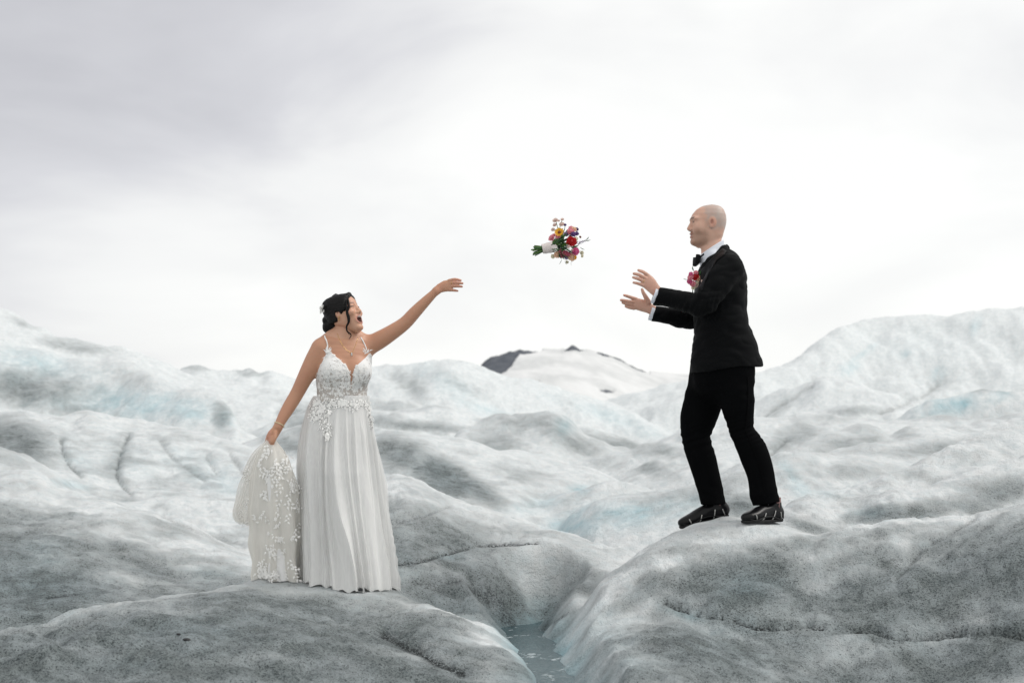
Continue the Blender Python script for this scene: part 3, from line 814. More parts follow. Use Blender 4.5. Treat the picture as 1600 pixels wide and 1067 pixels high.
class Head:
    """head modelled around its ear axis; local units are photo pixels of size sc metres"""
    def __init__(s, c, yaw, pitch, sc, table, roll=0.0):
        s.c = np.asarray(c, float); s.sc = sc
        F_ = np.array([math.sin(yaw) * math.cos(pitch), -math.cos(yaw) * math.cos(pitch), math.sin(pitch)])
        L_ = nrm(np.cross([0, 0, 1.0], F_)); U_ = np.cross(F_, L_)
        if roll:
            L_, U_ = L_ * math.cos(roll) + U_ * math.sin(roll), U_ * math.cos(roll) - L_ * math.sin(roll)
        s.R = np.array([F_, L_, U_])
        t = np.array(table, float)[::-1]
        zz = np.linspace(t[0, 0], t[-1, 0], 400)
        s.z = zz
        def sm(col):
            y = np.interp(zz, t[:, 0], t[:, col])
            k = np.ones(13) / 13
            for _ in range(2):
                y = np.convolve(np.pad(y, 13, mode='reflect', reflect_type='odd'), k, 'same')[13:-13]
            return y
        s.b, s.f, s.w = sm(1), sm(2), np.maximum(sm(3), .3)
    def loc(s, p):
        return (np.asarray(p) - s.c) @ s.R.T / s.sc
    def pt(s, f, l, u):
        return s.c + s.sc * (f * s.R[0] + l * s.R[1] + u * s.R[2])
    def dist(s, x, y, z, egg=.16, p=2.35):
        x, y, z = x - s.c[0], y - s.c[1], z - s.c[2]
        f = (x * s.R[0][0] + y * s.R[0][1] + z * s.R[0][2]) / s.sc
        l = (x * s.R[1][0] + y * s.R[1][1] + z * s.R[1][2]) / s.sc
        u = (x * s.R[2][0] + y * s.R[2][1] + z * s.R[2][2]) / s.sc
        b = np.interp(u, s.z, s.b); fr = np.interp(u, s.z, s.f); w = np.interp(u, s.z, s.w)
        c, h = (b + fr) / 2, np.maximum((fr - b) / 2, .3)
        t = (f - c) / h
        ww = w * (1 - egg * np.clip(t, -1, 1.2))
        d = ((np.abs(t) ** p + np.abs(l / ww) ** p) ** (1 / p) - 1) * np.minimum(h, w) * .85
        over = np.maximum(np.maximum(u - s.z[-1], s.z[0] - u), 0)
        return (np.maximum(d, -6) + over * 1.0) * s.sc, f, l, u
    def add(s, fld, k=.004):
        m = 44 * s.sc
        sl, x, y, z = fld.sub(s.c - m, s.c + m)
        d, *_ = s.dist(x, y, z)
        fld.put(sl, d.astype(np.float32), k)
    def ell(s, fld, c, r, k=1.5, op='u', R=None):
        fld.ell(s.pt(*c), np.asarray(r, float) * s.sc, s.R if R is None else R, k * s.sc, op)
    def cone(s, fld, pts, r, k=1.5, op='u'):
        fld.tube([s.pt(*p) for p in pts], np.asarray(r) * s.sc, k=k * s.sc, op=op)

# ------------------------------------------------------------------ shared materials
def skin_material(name):
    t = NT(name)
    at = t.n('ShaderNodeAttribute', attribute_name='skin')
    ob = t.obj()
    n_ = t.noise(60, ob, 3, .6)
    big = t.noise(11, ob, 3, .6)
    col = t.mix(t.math('MULTIPLY', n_, .22), at.outputs['Color'], rgb(.42, .20, .14))
    col = t.mix(t.rng(big, .45, .75, 0, .35), col, rgb(.50, .22, .15))
    bs = t.bsdf(Base_Color=col, Roughness=.48, Normal=t.bump(t.noise(450, ob, 2, .5), .12, .002))
    bs.inputs['Subsurface Weight'].default_value = .12
    bs.inputs['Subsurface Radius'].default_value = (.012, .005, .003)
    bs.inputs['Subsurface Scale'].default_value = .6
    return t.out(bs.outputs[0])
def cloth_material(name, c0, c1, rough=.85, weave=900, bump=.15, sheen=.0, spec=.2):
    t = NT(name); ob = t.obj()
    n_ = t.noise(9, ob, 4, .6); w_ = t.noise(weave, ob, 1, .5)
    bs = t.bsdf(Base_Color=t.mix(n_, rgb(*c0), rgb(*c1)), Roughness=rough, Normal=t.bump(w_, bump, .001))
    bs.inputs['Specular IOR Level'].default_value = spec
    bs.inputs['Sheen Weight'].default_value = sheen
    bs.inputs['Sheen Roughness'].default_value = .5
    return t.out(bs.outputs[0])
def plain_material(name, c, rough=.5, metal=0.0, spec=.4, var=.15):
    t = NT(name); ob = t.obj()
    n_ = t.noise(40, ob, 3, .6)
    c2 = tuple(max(0, q * (1 - var * 2)) for q in c)
    bs = t.bsdf(Base_Color=t.mix(n_, rgb(*c2), rgb(*c)), Roughness=rough, Metallic=metal)
    bs.inputs['Specular IOR Level'].default_value = spec
    return t.out(bs.outputs[0])
# ------------------------------------------------------------------ flowers
FC = dict(red=(.50,.012,.018), pink=(.78,.32,.38), hotpink=(.70,.14,.32), peach=(.86,.56,.40), cream=(.86,.76,.60), yellow=(.85,.42,.02),
          purple=(.14,.07,.24), lilac=(.38,.24,.48), blush=(.80,.64,.58), green=(.05,.14,.05), brown=(.22,.05,.015), leaf=(.035,.085,.03), stem=(.10,.20,.045), rose=(.55,.13,.19))
_fm = {}
def petal_material(c):
    if c not in _fm:
        t = NT('petals_' + c); ob = t.obj()
        n_ = t.noise(70, ob, 3, .6); a = FC[c]
        bs = t.bsdf(Base_Color=t.mix(n_, rgb(*[q * .6 for q in a]), rgb(*[min(1, q * 1.25) for q in a])), Roughness=.6)
        tr = t.n('ShaderNodeBsdfTranslucent', {'Color': rgb(*[min(1, q * 1.3) for q in a])})
        mxs = t.n('ShaderNodeMixShader', {0: .25, 1: bs.outputs[0], 2: tr.outputs[0]})
        _fm[c] = t.out(mxs.outputs[0])
    return _fm[c]
def frame(n):
    n = nrm(n); a = nrm(np.cross(n, [.3, .2, 1.0])); return a, np.cross(n, a), n
def petal(c, out, up, side, L, W, lift, cup):
    """curved petal as 4x3 grid"""
    V = []
    for t, w in ((0, .35), (.4, .9), (.75, 1.0), (1, .45)):
        for s in (-1, 0, 1):
            V.append(c + out * L * t + up * (lift * L * t * t + cup * W * s * s * w) + side * W * w * s)
    return np.array(V), grid_faces(4, 3)
_rf = random.Random(5)
def flower(kind, c, n, r, colour, parent):
    a, b, n = frame(n); parts = []
    c = np.asarray(c, float)
    if kind == 'ran':                    # many rings of cupped petals
        for ring, (rr, cnt, lift) in enumerate(((1.0, 8, .25), (.78, 7, .8), (.55, 6, 1.4), (.32, 4, 2.4))):
            for i in range(cnt):
                th = 2 * np.pi * (i + .5 * (ring % 2)) / cnt + _rf.uniform(-.15, .15)
                o = a * math.cos(th) + b * math.sin(th); s_ = np.cross(n, o)
                parts.append(petal(c + n * r * .1 * ring, o, n, s_, r * rr * _rf.uniform(.9, 1.12), r * rr * .48, lift * .5, .25))
        th = np.linspace(0, np.pi, 6); ph = np.linspace(0, 2 * np.pi, 9)
        V = np.array([[c + r * .45 * (math.sin(t) * math.cos(p) * a + math.sin(t) * math.sin(p) * b + math.cos(t) * n * .9) + n * r * .25 for p in ph] for t in th]).reshape(-1, 3)
        parts.append((V, grid_faces(6, 9)))
        V, F = join(parts)
        return link('flower', mesh_np('flower', V, F), petal_material(colour), parent)
    if kind == 'daisy':
        for i in range(12):
            th = 2 * np.pi * i / 12
            o = a * math.cos(th) + b * math.sin(th)
            parts.append(petal(c, o, n, np.cross(n, o), r * _rf.uniform(.9, 1.1), r * .24, .25, .15))
        V, F = join(parts); fl = link('flower', mesh_np('flower', V, F), petal_material(colour), parent)
        th = np.linspace(0, np.pi, 6); ph = np.linspace(0, 2 * np.pi, 11)
        V = np.array([[c + n * r * .08 + r * .36 * (math.sin(t) * math.cos(p) * a + math.sin(t) * math.sin(p) * b + .6 * math.cos(t) * n) for p in ph] for t in th]).reshape(-1, 3)
        link('flower_centre', mesh_np('flower_centre', V, grid_faces(6, 11)), petal_material('brown'), fl)
        return fl
    if kind == 'spike':                  # a stalk set with small blossoms
        for i in range(16):
            t = i / 15; p = c + n * r * 2.6 * t + (a * math.cos(i * 2.4) + b * math.sin(i * 2.4)) * r * .42 * (1.1 - .7 * t)
            for k in range(4):
                th = k * np.pi / 2 + i
                o = nrm(a * math.cos(th) + b * math.sin(th) + .3 * n)
                parts.append(petal(p, o, n, np.cross(n, o), r * .36 * (1.1 - .6 * t), r * .16, .4, .2))
        V, F = join(parts)
        return link('flower', mesh_np('flower', V, F), petal_material(colour), parent)
    if kind == 'leaf':                   # pointed leaf, folded on its midrib
        V = []; rows = ((0, .12), (.25, .75), (.5, 1), (.75, .7), (1, .04))
        for t, w in rows:
            for s in (-1, 0, 1):
                V.append(c + n * r * 3.0 * t + a * r * .55 * w * s + b * r * (.16 * abs(s) * w - .35 * t * t))
        return link('leaf', mesh_np('leaf', np.array(V), grid_faces(5, 3)), petal_material(colour), parent)
def empty_part(name, loc, parent):
    o = bpy.data.objects.new(name, None); COL.objects.link(o)
    o.empty_display_size = .03; o.parent = parent
    o.location = Vector([float(q) for q in loc]) - parent.location
    LOCAL.add(o.name)
    return o
# ------------------------------------------------------------------ the man in the black suit
GD = 7.2
gp = lambda u, v, y=0.0: P(u, v, GD + y)
def groom():
    ps = .0036
    root = empty('person', gp(1150, 816, 0.0), label='bald man in black tuxedo standing on an ice mound with both hands out to catch', category='person')
    lo = np.array([.55, 6.72, .72]); hi = np.array([1.62, 7.72, 2.62])
    # ---- body: head, neck, trunk, limbs and hands in one surface
    h = .003
    B = SDF(gp(962, 600, 0) * [1, 0, 1] + [0, 6.9, 0], gp(1180, 314, 0) * [1, 0, 1] + [0, 7.5, 0], h)
    tab = [(31.8,-4,-2,1.5),(30.6,-11,6,8),(28,-17,14,13.5),(23,-21.5,21.5,18),(15,-24.6,28,21),(7,-25.5,30,21.6),(1,-25,29,21),(-6,-23.5,28,20),(-10,-22,28.4,19.6),(-15,-20,30,18.8),(-18,-19,29.4,18),(-21,-16,29.8,17),(-25,-8,29,15.5),(-29,0,29.6,13),(-33,8,27,9),(-36,14,22,3)]
    H = Head(gp(1109, 351, 0), -math.pi / 2 + .06, .02, ps, tab)
    H.add(B)
    H.cone(B, [(28.6,0,3),(30.8,0,-3),(32.4,0,-7.6)], [2.4,3.0,3.7], 2)
    for sg in (-1, 1):
        H.ell(B, (29.8, 3.6*sg, -9.2), (3.2, 2.8, 2.6), 1.5)
        H.ell(B, (25.2, 8.5*sg, 6.6), (4.2, 8, 3.0), 5)
        H.ell(B, (31.5, 9.0*sg, 1.8), (4.0, 5.6, 3.0), 3.0, 's')
        H.ell(B, (24.3, 9.0*sg, 1.2), (4.3, 4.6, 4.0), .6)
        H.ell(B, (19, 12.5*sg, -7), (8, 6, 7), 7)
        # ear: helix, lobe, hollow
        H.ell(B, (0.0, 20.8*sg, .5), (5.6, 2.6, 8.2), 1.0)
        H.ell(B, (1.6, 20.4*sg, -6.2), (3.2, 2.4, 3.4), 1.0)
        H.ell(B, (1.4, 23.6*sg, .6), (2.7, 2.2, 4.6), .8, 's')
    H.ell(B, (29.0, 0, -15.6), (2.6, 7.2, 1.7), .8)
    H.ell(B, (28.6, 0, -20.8), (2.7, 6.4, 1.9), .8)
    H.cone(B, [(30, -6, -18.4), (32.0, 0, -18.0), (30, 6, -18.4)], [.4, .7, .4], .5, 's')
    H.ell(B, (25.5, 0, -29), (4.6, 6.5, 4.6), 3)
    B.tube([gp(1112,362), gp(1111,386), gp(1114,405)], [.056, .057, .064], k=.02)
    B.tube([gp(1117,400), gp(1122,425)], [.055,.06], k=.02)
    B.tube([gp(1124,448), gp(1126,475), gp(1126,510), gp(1130,560)], [.085, .11, .11, .11], [.13, .14, .13, .13], side=(1,0,0), k=.03)
    B.tube([gp(1136,432,-.14), gp(1102,474,-.22), gp(1034,462,-.13)], [.04,.036,.028], k=.02)
    B.tube([gp(1132,434,.14), gp(1096,497,.215), gp(1050,494,.165), gp(1024,489,.125)], [.04,.03,.026,.026], k=.02)
    # near (left) hand, back of it to the viewer
    yn = -.13
    B.tube([gp(1034,462,yn), gp(1023,452.5,yn), gp(1015,443.5,yn), gp(1009.5,438.5,yn)], [.027,.032,.037,.036], [.022,.017,.015,.012], side=gp(1009,430,0)-gp(1005,447,0), k=.012)
    for pts, r in [
        ([(1013.2,431,yn+.005),(1006,425.6,yn-.002),(1001,423.6,yn+.006),(997.6,422.4,yn+.014)], [.0105,.0095,.0088,.0072]),
        ([(1009.5,435.3,yn),(1000,430,yn-.012),(995,428.6,yn-.006),(990.4,427.7,yn+.004)], [.0105,.0098,.009,.0074]),
        ([(1007.5,440.6,yn),(998.5,436.2,yn-.014),(993.5,434.6,yn-.010),(989.4,433.5,yn)], [.0102,.0094,.0086,.0070]),
        ([(1006.5,446.2,yn),(998.5,443.6,yn-.010),(994,442.4,yn-.006),(990,441.7,yn+.002)], [.0096,.0086,.0078,.0064]),
        ([(1022,441,yn+.03),(1016,433.5,yn+.052),(1009,430,yn+.066)], [.0135,.011,.009])]:
        B.tube([gp(*q) for q in pts], r, k=.005, n=4)
    # far (right) hand, palm up and open
    yf = .12
    B.tube([gp(1024,487,yf), gp(1013,481,yf), gp(1003,477,yf), gp(993,474.3,yf)], [.026,.030,.034,.032], [.022,.017,.014,.012], side=gp(990,466,0)-gp(988,483,0), k=.012)
    for pts, r in [
        ([(993,467.2,yf),(985,464.4,yf-.012),(980,462.7,yf-.018),(975.4,461.4,yf-.022)], [.0105,.0095,.0086,.0070]),
        ([(992,472.6,yf),(982.5,471,yf-.018),(976,469.8,yf-.026),(970.4,468.9,yf-.032)], [.0105,.0096,.0088,.0072]),
        ([(991,477.2,yf),(982,475.4,yf-.016),(977,474.2,yf-.020),(973,473,yf-.022)], [.0100,.0092,.0084,.0070]),
        ([(990,481.6,yf),(984,480.8,yf-.010),(980.5,479.8,yf-.012),(977.6,478.8,yf-.012)], [.0094,.0084,.0076,.0062]),
        ([(1013,472,yf-.012),(1008.6,463.5,yf-.022),(1005.2,457.5,yf-.024),(1003.3,452.3,yf-.022)], [.0165,.0125,.0100,.0078])]:
        B.tube([gp(*q) for q in pts], r, k=.006, n=4)
    V, F = B.mesh(.0006)
    V = relax(V, F, 2, .5)
    L = H.loc(V); f, l, u = L[:, 0], np.abs(L[:, 1]), L[:, 2]
    headm = (np.linalg.norm(L / [1, 1, 1.0], axis=1) < 44)
    C = np.tile(np.array([.64, .395, .295]), (len(V), 1))
    def tint(mask, col, k):
        w = (np.clip(mask, 0, 1) * k * headm)[:, None]
        C[:] = C * (1 - w) + np.array(col) * w
    ns = fbm(V[:, 0] * 40, V[:, 1] * 40, V[:, 2] * 40, oct=3)
    scalp = smooth01((14 - f + .25 * (u - 14) + 6 * ns) / 8) * smooth01((u + 18 + 6 * ns) / 16) * (1 - smooth01((4 - np.hypot(f - 0.5, (u - .5) * .75) + 4) / 3) * (l > 18))
    tint(scalp, (.43, .385, .35), .82)
    beard = smooth01((-7 - u + 4 * ns - .18 * np.clip(20 - f, 0, 40)) / 11) * smooth01((f + 1 + 4 * ns) / 12) * smooth01((u + 37) / 4)
    tint(beard, (.26, .16, .11), .62)
    side_b = smooth01((f - 3) / 3) * smooth01((14 - f) / 4) * smooth01((u + 16) / 8) * smooth01((6 - u) / 6) * (l > 14)
    tint(side_b, (.40, .27, .20), .3)
    tint(smooth01((2.6 - np.abs(u + 13.6 + .03 * l * l)) / 1.4) * smooth01((9 - l) / 2) * (f > 24), (.20, .10, .06), .85)
    tint(smooth01((2.1 - np.abs(u - 7.9 + .012 * (l - 9) ** 2)) / 1.0) * smooth01((l - 2.5) / 2) * smooth01((16 - l) / 2.5) * (f > 18), (.09, .055, .035), .9)
    tint(smooth01((1.7 - np.abs(u - 1.9 + .03 * (l - 9) ** 2)) / .8) * smooth01((14.5 - l) / 2) * smooth01((l - 4) / 2) * (f > 16), (.07, .045, .035), .9)
    tint(smooth01((1.6 - np.hypot((l - 8.4) / 1.5, u - .3)) / .6) * (f > 20), (.04, .035, .03), .95)
    lipm = np.maximum(smooth01((1.9 - np.abs(u + 16.0)) / .8), smooth01((2.0 - np.abs(u + 20.7)) / .8)) * smooth01((6.6 - l) / 1.6) * (f > 26)
    tint(lipm, (.42, .17, .14), .7)
    tint(smooth01((1.0 - np.abs(u + 18.3)) / .5) * smooth01((6.4 - l) / 1.2) * (f > 25), (.10, .04, .035), .9)
    tint(smooth01((7 - np.hypot(f, u * .7)) / 3) * (l > 19), (.56, .27, .20), .6)
    tint(smooth01((3.0 - np.hypot(f - 1.4, (u - .6) * .6)) / 1.2) * (l > 18.5) * (l < 23.3), (.30, .12, .085), .75)
    tint(smooth01((3 - np.hypot(f - 33, u + 8)) / 3), (.60, .30, .23), .5)
    # hands: warmer knuckles and fingertips
    hm = V[:, 0] < gp(1034, 460)[0]
    k_ = (hm * (.35 + .5 * np.clip(ns + .3, 0, 1)))[:, None]
    C[:] = C * (1 - k_) + np.array([.60, .33, .25]) * k_
    me = mesh_np('body', V, F); vcol(me, 'skin', C)
    link('body', me, skin_material('fair_skin'), root)
    # ---- wedding ring on the near hand
    gold = plain_material('gold', (.75, .50, .20), .25, 1.0)
    a_, b_ = gp(1007.5,440.6,yn), gp(998.5,436.2,yn-.014)
    c_ = a_ + (b_ - a_) * .30; ax = nrm(b_ - a_); s1 = nrm(np.cross(ax, [0,0,1.])); s2 = np.cross(ax, s1)
    ring = [c_ + .0112 * (math.cos(t) * s1 + math.sin(t) * s2) for t in np.linspace(0, 2*np.pi, 25)]
    link('ring', mesh_np('ring', *tube_mesh(ring, .0018, 6)), gold, root)
    # ---- jacket
    black = cloth_material('black_wool', (.0035, .0037, .0042), (.006, .0064, .007), .75, 700, .2, .02, .04)
    satin = cloth_material('black_satin', (.003, .003, .0034), (.005, .005, .0058), .45, 300, .05, 0, .10)
    J = SDF(gp(1005, 600, 0) * [1, 0, 1] + [0, 6.80, 0], gp(1205, 370, 0) * [1, 0, 1] + [0.02, 7.62, 0], .0035)
    rows = [(413,1130,25,.135),(421,1128.5,32,.178),(430,1127.5,37,.196),(440,1127,39.5,.200),(470,1125.5,40.5,.192),(490,1126,41.5,.186),(515,1128,43.5,.186),(540,1131.5,48.5,.192),(562,1134,54,.200),(600,1136,59,.208)]
    def trunk(fld, inf=0.0, k=.012):
        fld.tube([gp(c, v) for v, c, a, w in rows], [a * ps + inf for v, c, a, w in rows], [w + inf for v, c, a, w in rows], side=(1,0,0), k=k, n=3)
    trunk(J)
    near_arm = ([gp(1139,420,-.155), gp(1124,440,-.20), gp(1108,464,-.235), gp(1099,475,-.235), gp(1085,475.5,-.215), gp(1062,469.5,-.175), gp(1040,464.5,-.145), gp(1025,463,-.128)], [.082,.078,.070,.066,.062,.056,.052,.050])
    far_arm = ([gp(1135,424,.155), gp(1118,450,.20), gp(1100,485,.225), gp(1090,498,.225), gp(1075,498,.20), gp(1050,494,.165), gp(1020,490,.125)], [.082,.076,.066,.060,.058,.053,.046])
    J.tube(*near_arm, k=.022, n=3)
    J.tube(*far_arm, k=.022, n=3)
    # shoulder line
    J.tube([gp(1127,404,0), gp(1137,411,-.11), gp(1142,419,-.165)], [.042,.052,.062], k=.02)
    J.tube([gp(1125,404,0), gp(1135,412,.11), gp(1138,420,.165)], [.042,.052,.062], k=.02)
    # collar roll standing at the back of the neck
    J.tube([gp(1132.5,388.5,-.0), gp(1129,390,-.062), gp(1120,403,-.092), gp(1107,418,-.088)], [.020,.019,.017,.014], k=.012, n=3)
    J.tube([gp(1132.5,388.5,0), gp(1129,390,.062), gp(1120,403,.092), gp(1107,418,.088)], [.020,.019,.017,.014], k=.012, n=3)
    # hollow for neck and shirt
    J.tube([gp(1104,362,0), gp(1109,394,0), gp(1100,409,0), gp(1086,432,0)], [.07,.064,.038,.022], k=.006, op='s')
    # hem, slit at the front edges
    a_, b_ = gp(1070,585.5), gp(1196,571.5); dv = b_ - a_
    J.plane(a_, np.cross(dv, [0,1,0]) * (-1 if np.cross(dv,[0,1,0])[2] > 0 else 1), .004)
    def endcap(fld, p, q, r, depth=.05):
        """cut a sleeve off square at p, looking from q"""
        n_ = nrm(p - q); m = r + .03
        sl, x, y, z = fld.sub(p - m, p + m)
        e = (x - p[0]) * n_[0] + (y - p[1]) * n_[1] + (z - p[2]) * n_[2]
        rad = np.sqrt((x-p[0])**2 + (y-p[1])**2 + (z-p[2])**2)
        fld.a[sl] = np.where((e > -.01) & (rad < m), smax(fld.a[sl], e.astype(np.float32), .003), fld.a[sl])
    ncut, fcut = gp(1025.5,463.2,-.128), gp(1020.5,490.2,.125)
    tn = gp(1050,451,-.128)     # sleeve mouths are cut at a slant
    endcap(J, ncut, ncut + (gp(1050,466.5,-.14) - gp(1030,459,-.14)), .055)
    endcap(J, fcut, fcut + (gp(1050,497,.16) - gp(1024,489,.16)), .052)
    V, F = J.mesh()
    V = relax(V, F, 2, .5); N = vnormals(V, F)
    # cloth folds: drag lines over chest and back, wrinkles round elbows
    us, vs = UV(V[:,0], V[:,1], V[:,2])
    fo = np.abs(perlin(V[:,0]*7 + V[:,2]*10, V[:,1]*9, V[:,2]*16 - V[:,0]*9)) * 2 - .35
    el = np.exp(-((us - 1092)/34.)**2 - ((vs - 478)/26.)**2)
    wr = perlin(us*.16 + vs*.05, vs*.045 - us*.02, V[:,1]*9)
    dr = perlin(us*.03 - vs*.055, vs*.02 + us*.02, V[:,1]*6)
    V = V + N * (.006*fo + .018*el*wr + .012*dr*smooth01((vs-410)/40))[:, None]
    link('jacket', mesh_np('jacket', V, F), black, root)
    jk = [o for o in root.children if o.name.startswith('jacket')][0]
    # ---- lapels: satin facing laid on the chest
    def facing(name, poly, near, mat, par, t=.006, w=.002):
        us_ = [p[0] for p in poly]; vs_ = [p[1] for p in poly]
        q0 = gp(min(us_)-3, max(vs_)+3); q1 = gp(max(us_)+3, min(vs_)-3)
        Lp = SDF(q0*[1,0,1] + [0, 6.85 if near else GD+.0, 0], q1*[1,0,1] + [0, GD if near else 7.6, 0], .0028)
        pts_ = np.stack(np.meshgrid(*[Lp.lo[j] + Lp.h*np.arange(Lp.n[j]) for j in range(3)], indexing='ij'), -1)
        d = J.at(pts_) - t
        uu, vv = UV(pts_[...,0], pts_[...,1], pts_[...,2])
        pd = poly2d(uu[:, Lp.n[1]//2, :], vv[:, Lp.n[1]//2, :], poly)[:, None, :] * ps
        Lp.a = smax(smax(d, pd, .002), -(d + t + .004), .001).astype(np.float32)
        V, F = Lp.mesh()
        return link(name, mesh_np(name, relax(V, F, 1), F), mat, par)
    lap = [(1133,384),(1138,390),(1129,401),(1119,408),(1113,417),(1105,430),(1097,446),(1091,462),(1086,462),(1086,444),(1092,429),(1101,416),(1113,403),(1124,392)]
    facing('lapel', lap, True, satin, jk)
    facing('lapel', lap, False, satin, jk)
    for k in range(3):
        q = J.hit(1027.5 + 3.6*k, 472.5 + .9*k, 6.9, 7.4)
        if q is not None:
            ring = [q + np.array([.0042*math.cos(t), -.002, .0042*math.sin(t)]) for t in np.linspace(0, 2*np.pi, 9)]
            link('button', mesh_np('button', *tube_mesh(ring, .0024, 6)), satin, jk)
    # ---- shirt: collar, front and cuffs
    white = cloth_material('white_shirt_cotton', (.66, .69, .76), (.74, .76, .81), .75, 800, .1)
    S = SDF(gp(1005, 520, 0) * [1, 0, 1] + [0, 6.9, 0], gp(1140, 368, 0) * [1, 0, 1] + [0, 7.5, 0], .003)
    S.tube([gp(1113,372), gp(1113,386), gp(1114,404)], [.0645,.0665,.082], k=.005)
    S.plane(gp(1129,375.5), np.array([-.55,0,.835]), .003)
    S.tube([gp(1113,404), gp(1115,430), gp(1117,470)], [.056,.085,.10], [.10,.13,.13], side=(1,0,0), k=.01)
    S.plane(gp(1113,450), (0,0,-1), .003)
    V, F = S.mesh(); sh = link('shirt', mesh_np('shirt', relax(V, F, 1), F), white, root)
    def cuff(p, q, r):
        ax = nrm(p - q); s1 = nrm(np.cross(ax, [0,1,0.])); s2 = np.cross(ax, s1)
        prof = [(-.018, r*.97), (.016, r), (.0175, r-.001), (.0175, r-.004), (-.018, r-.006)]
        th = np.linspace(0, 2*np.pi, 40, endpoint=False)
        V = np.array([[p + ax*a + (r_*1.0)*(math.cos(t)*s1 + .82*math.sin(t)*s2) for t in th] for a, r_ in prof]).reshape(-1, 3)
        link('cuff', mesh_np('cuff', V, grid_faces(len(prof), 40, True)), white, sh)
    cuff(ncut, ncut + (gp(1050,466.5,-.14) - gp(1030,459,-.14)), .0445)
    cuff(fcut, fcut + (gp(1050,497,.16) - gp(1024,489,.16)), .0425)
    # ---- bow tie
    kc = gp(1093.5, 406, 0)
    def slab(c, ax, up, st):
        ax = nrm(ax); up = nrm(up - ax * (up @ ax)); th_ = np.cross(ax, up); V = []
        for d_, hh, tt in st:
            for a_ in np.linspace(0, 2 * np.pi, 16, endpoint=False):
                ca, sa = math.cos(a_), math.sin(a_)
                q_ = max(abs(ca), abs(sa)); q_ = .25 + .75 / q_ if True else 1
                V.append(c + ax * d_ + up * hh * ca * q_ + th_ * tt * sa * q_)
        return np.array(V), grid_faces(len(st), 16, True)
    pr = [slab(kc, np.array([-.34, sg * .94, -.06]), np.array([.12, 0, 1.]), [(0, .001, .001), (.0, .011, .007), (.012, .013, .008), (.03, .022, .011), (.062, .027, .012), (.064, .027, .012), (.066, .024, .010), (.066, .001, .001)]) for sg in (-1, 1)]
    pr.append(slab(kc + [-.006, -.012, 0], np.array([0, 1., 0]), np.array([.12, 0, 1.]), [(0, .001, .001), (0, .013, .012), (.012, .015, .014), (.024, .013, .012), (.024, .001, .001)]))
    for sg in (-1, 1):
        pr.append(tube_mesh([gp(1094.5,404.5,.01*sg), gp(1097,401,.032*sg), gp(1100.5,397,.052*sg)], [.009,.009,.006], 8, 4))
    link('bow_tie', mesh_np('bow_tie', *join(pr)), satin, root)
    # ---- trousers
    tw = cloth_material('black_trouser_wool', (.0022, .0023, .0026), (.004, .0042, .0047), .85, 700, .25, .0, .025)
    R_ = SDF(gp(1050, 795, 0) * [1, 0, 1] + [0, 6.88, 0], gp(1232, 545, 0) * [1, 0, 1] + [0, 7.5, 0], .0035)
    R_.tube([gp(1131,545), gp(1129,570), gp(1127,590)], [.155,.170,.160], [.155,.165,.155], side=(1,0,0), k=.02)
    def leg(rows, y):
        R_.tube([gp(c, v, y + dy) for v, c, a, dy in rows], [a * ps for v, c, a, dy in rows], [max(min(a * ps * .92, .086), .066) for v, c, a, dy in rows], side=(1,0,0), k=.05, n=4)
    leg([(578,1143,36,0),(594,1147,33,0),(612,1150,28,-.005),(633,1152.5,25.5,-.008),(655,1156.5,21.5,-.01),(671,1158.5,20,-.01),(688,1167,21,-.008),(709,1177.5,22.3,-.004),(737,1187,21.2,0),(765,1192.5,21.2,.0),(796,1200,20,0)], -.098)
    leg([(578,1114,37,0),(594,1110,35.5,0),(612,1103,32,.0),(633,1097,30.5,0),(650,1091.5,29,0),(664,1089,26.5,0),(679,1087,23,0),(697,1091,22.2,0),(737,1102.5,21.5,0),(765,1110,20.2,.0),(796,1117,18.5,0)], .105)
    def hem(p0, p1, y0, y1):
        n_ = np.cross(p1 - p0, [0,1,0]); n_ = -nrm(n_) if n_[2] > 0 else nrm(n_)
        sl, x, y, z = R_.sub([R_.lo[0], y0, p0[2]-.15], [R_.lo[0]+R_.h*R_.n[0], y1, p0[2]+.12])
        R_.a[sl] = smax(R_.a[sl], ((x-p0[0])*n_[0] + (y-p0[1])*n_[1] + (z-p0[2])*n_[2]).astype(np.float32) + 0*y.astype(np.float32), .003)
    hem(gp(1174,790,-.1), gp(1219,783,-.1), 6.8, GD + .002)
    hem(gp(1096,788,.1), gp(1134,787,.1), GD + .002, 7.6)
    V, F = R_.mesh(); V = relax(V, F, 2, .5); N = vnormals(V, F)
    us, vs = UV(V[:,0], V[:,1], V[:,2])
    nearleg = V[:,1] < GD
    kn = np.where(nearleg, np.exp(-((vs-674)/20.)**2), np.exp(-((vs-684)/18.)**2))
    wr = perlin(us*.04 + vs*.02, vs*.17 + us*.05, V[:,1]*6)
    cr = perlin(us*.035, vs*.03, V[:,1]*5)
    hm_ = smooth01((vs-745)/25)
    hp = np.exp(-((vs-612)/26.)**2)
    V = V + N * (.011*kn*wr + .006*cr + .008*hm_*perlin(us*.06, vs*.09, V[:,1]*8) + .008*hp*perlin(us*.05+vs*.07, vs*.05-us*.04, V[:,1]*5))[:, None]
    tr = link('trousers', mesh_np('trousers', V, F), tw, root)
    # satin stripe along the outer seam
    strip = []
    for v in np.linspace(588, 776, 60):
        uc = np.interp(v, [588,612,640,671,700,737,776], [1169,1170.5,1169,1165,1177,1190,1197])
        a_, b_ = R_.hit(uc-1.3, v, 6.85, 7.3, .001), R_.hit(uc+1.3, v, 6.85, 7.3, .001)
        if a_ is None or b_ is None: continue
        strip.append((a_ + [0,-.0045,0], b_ + [0,-.0045,0]))
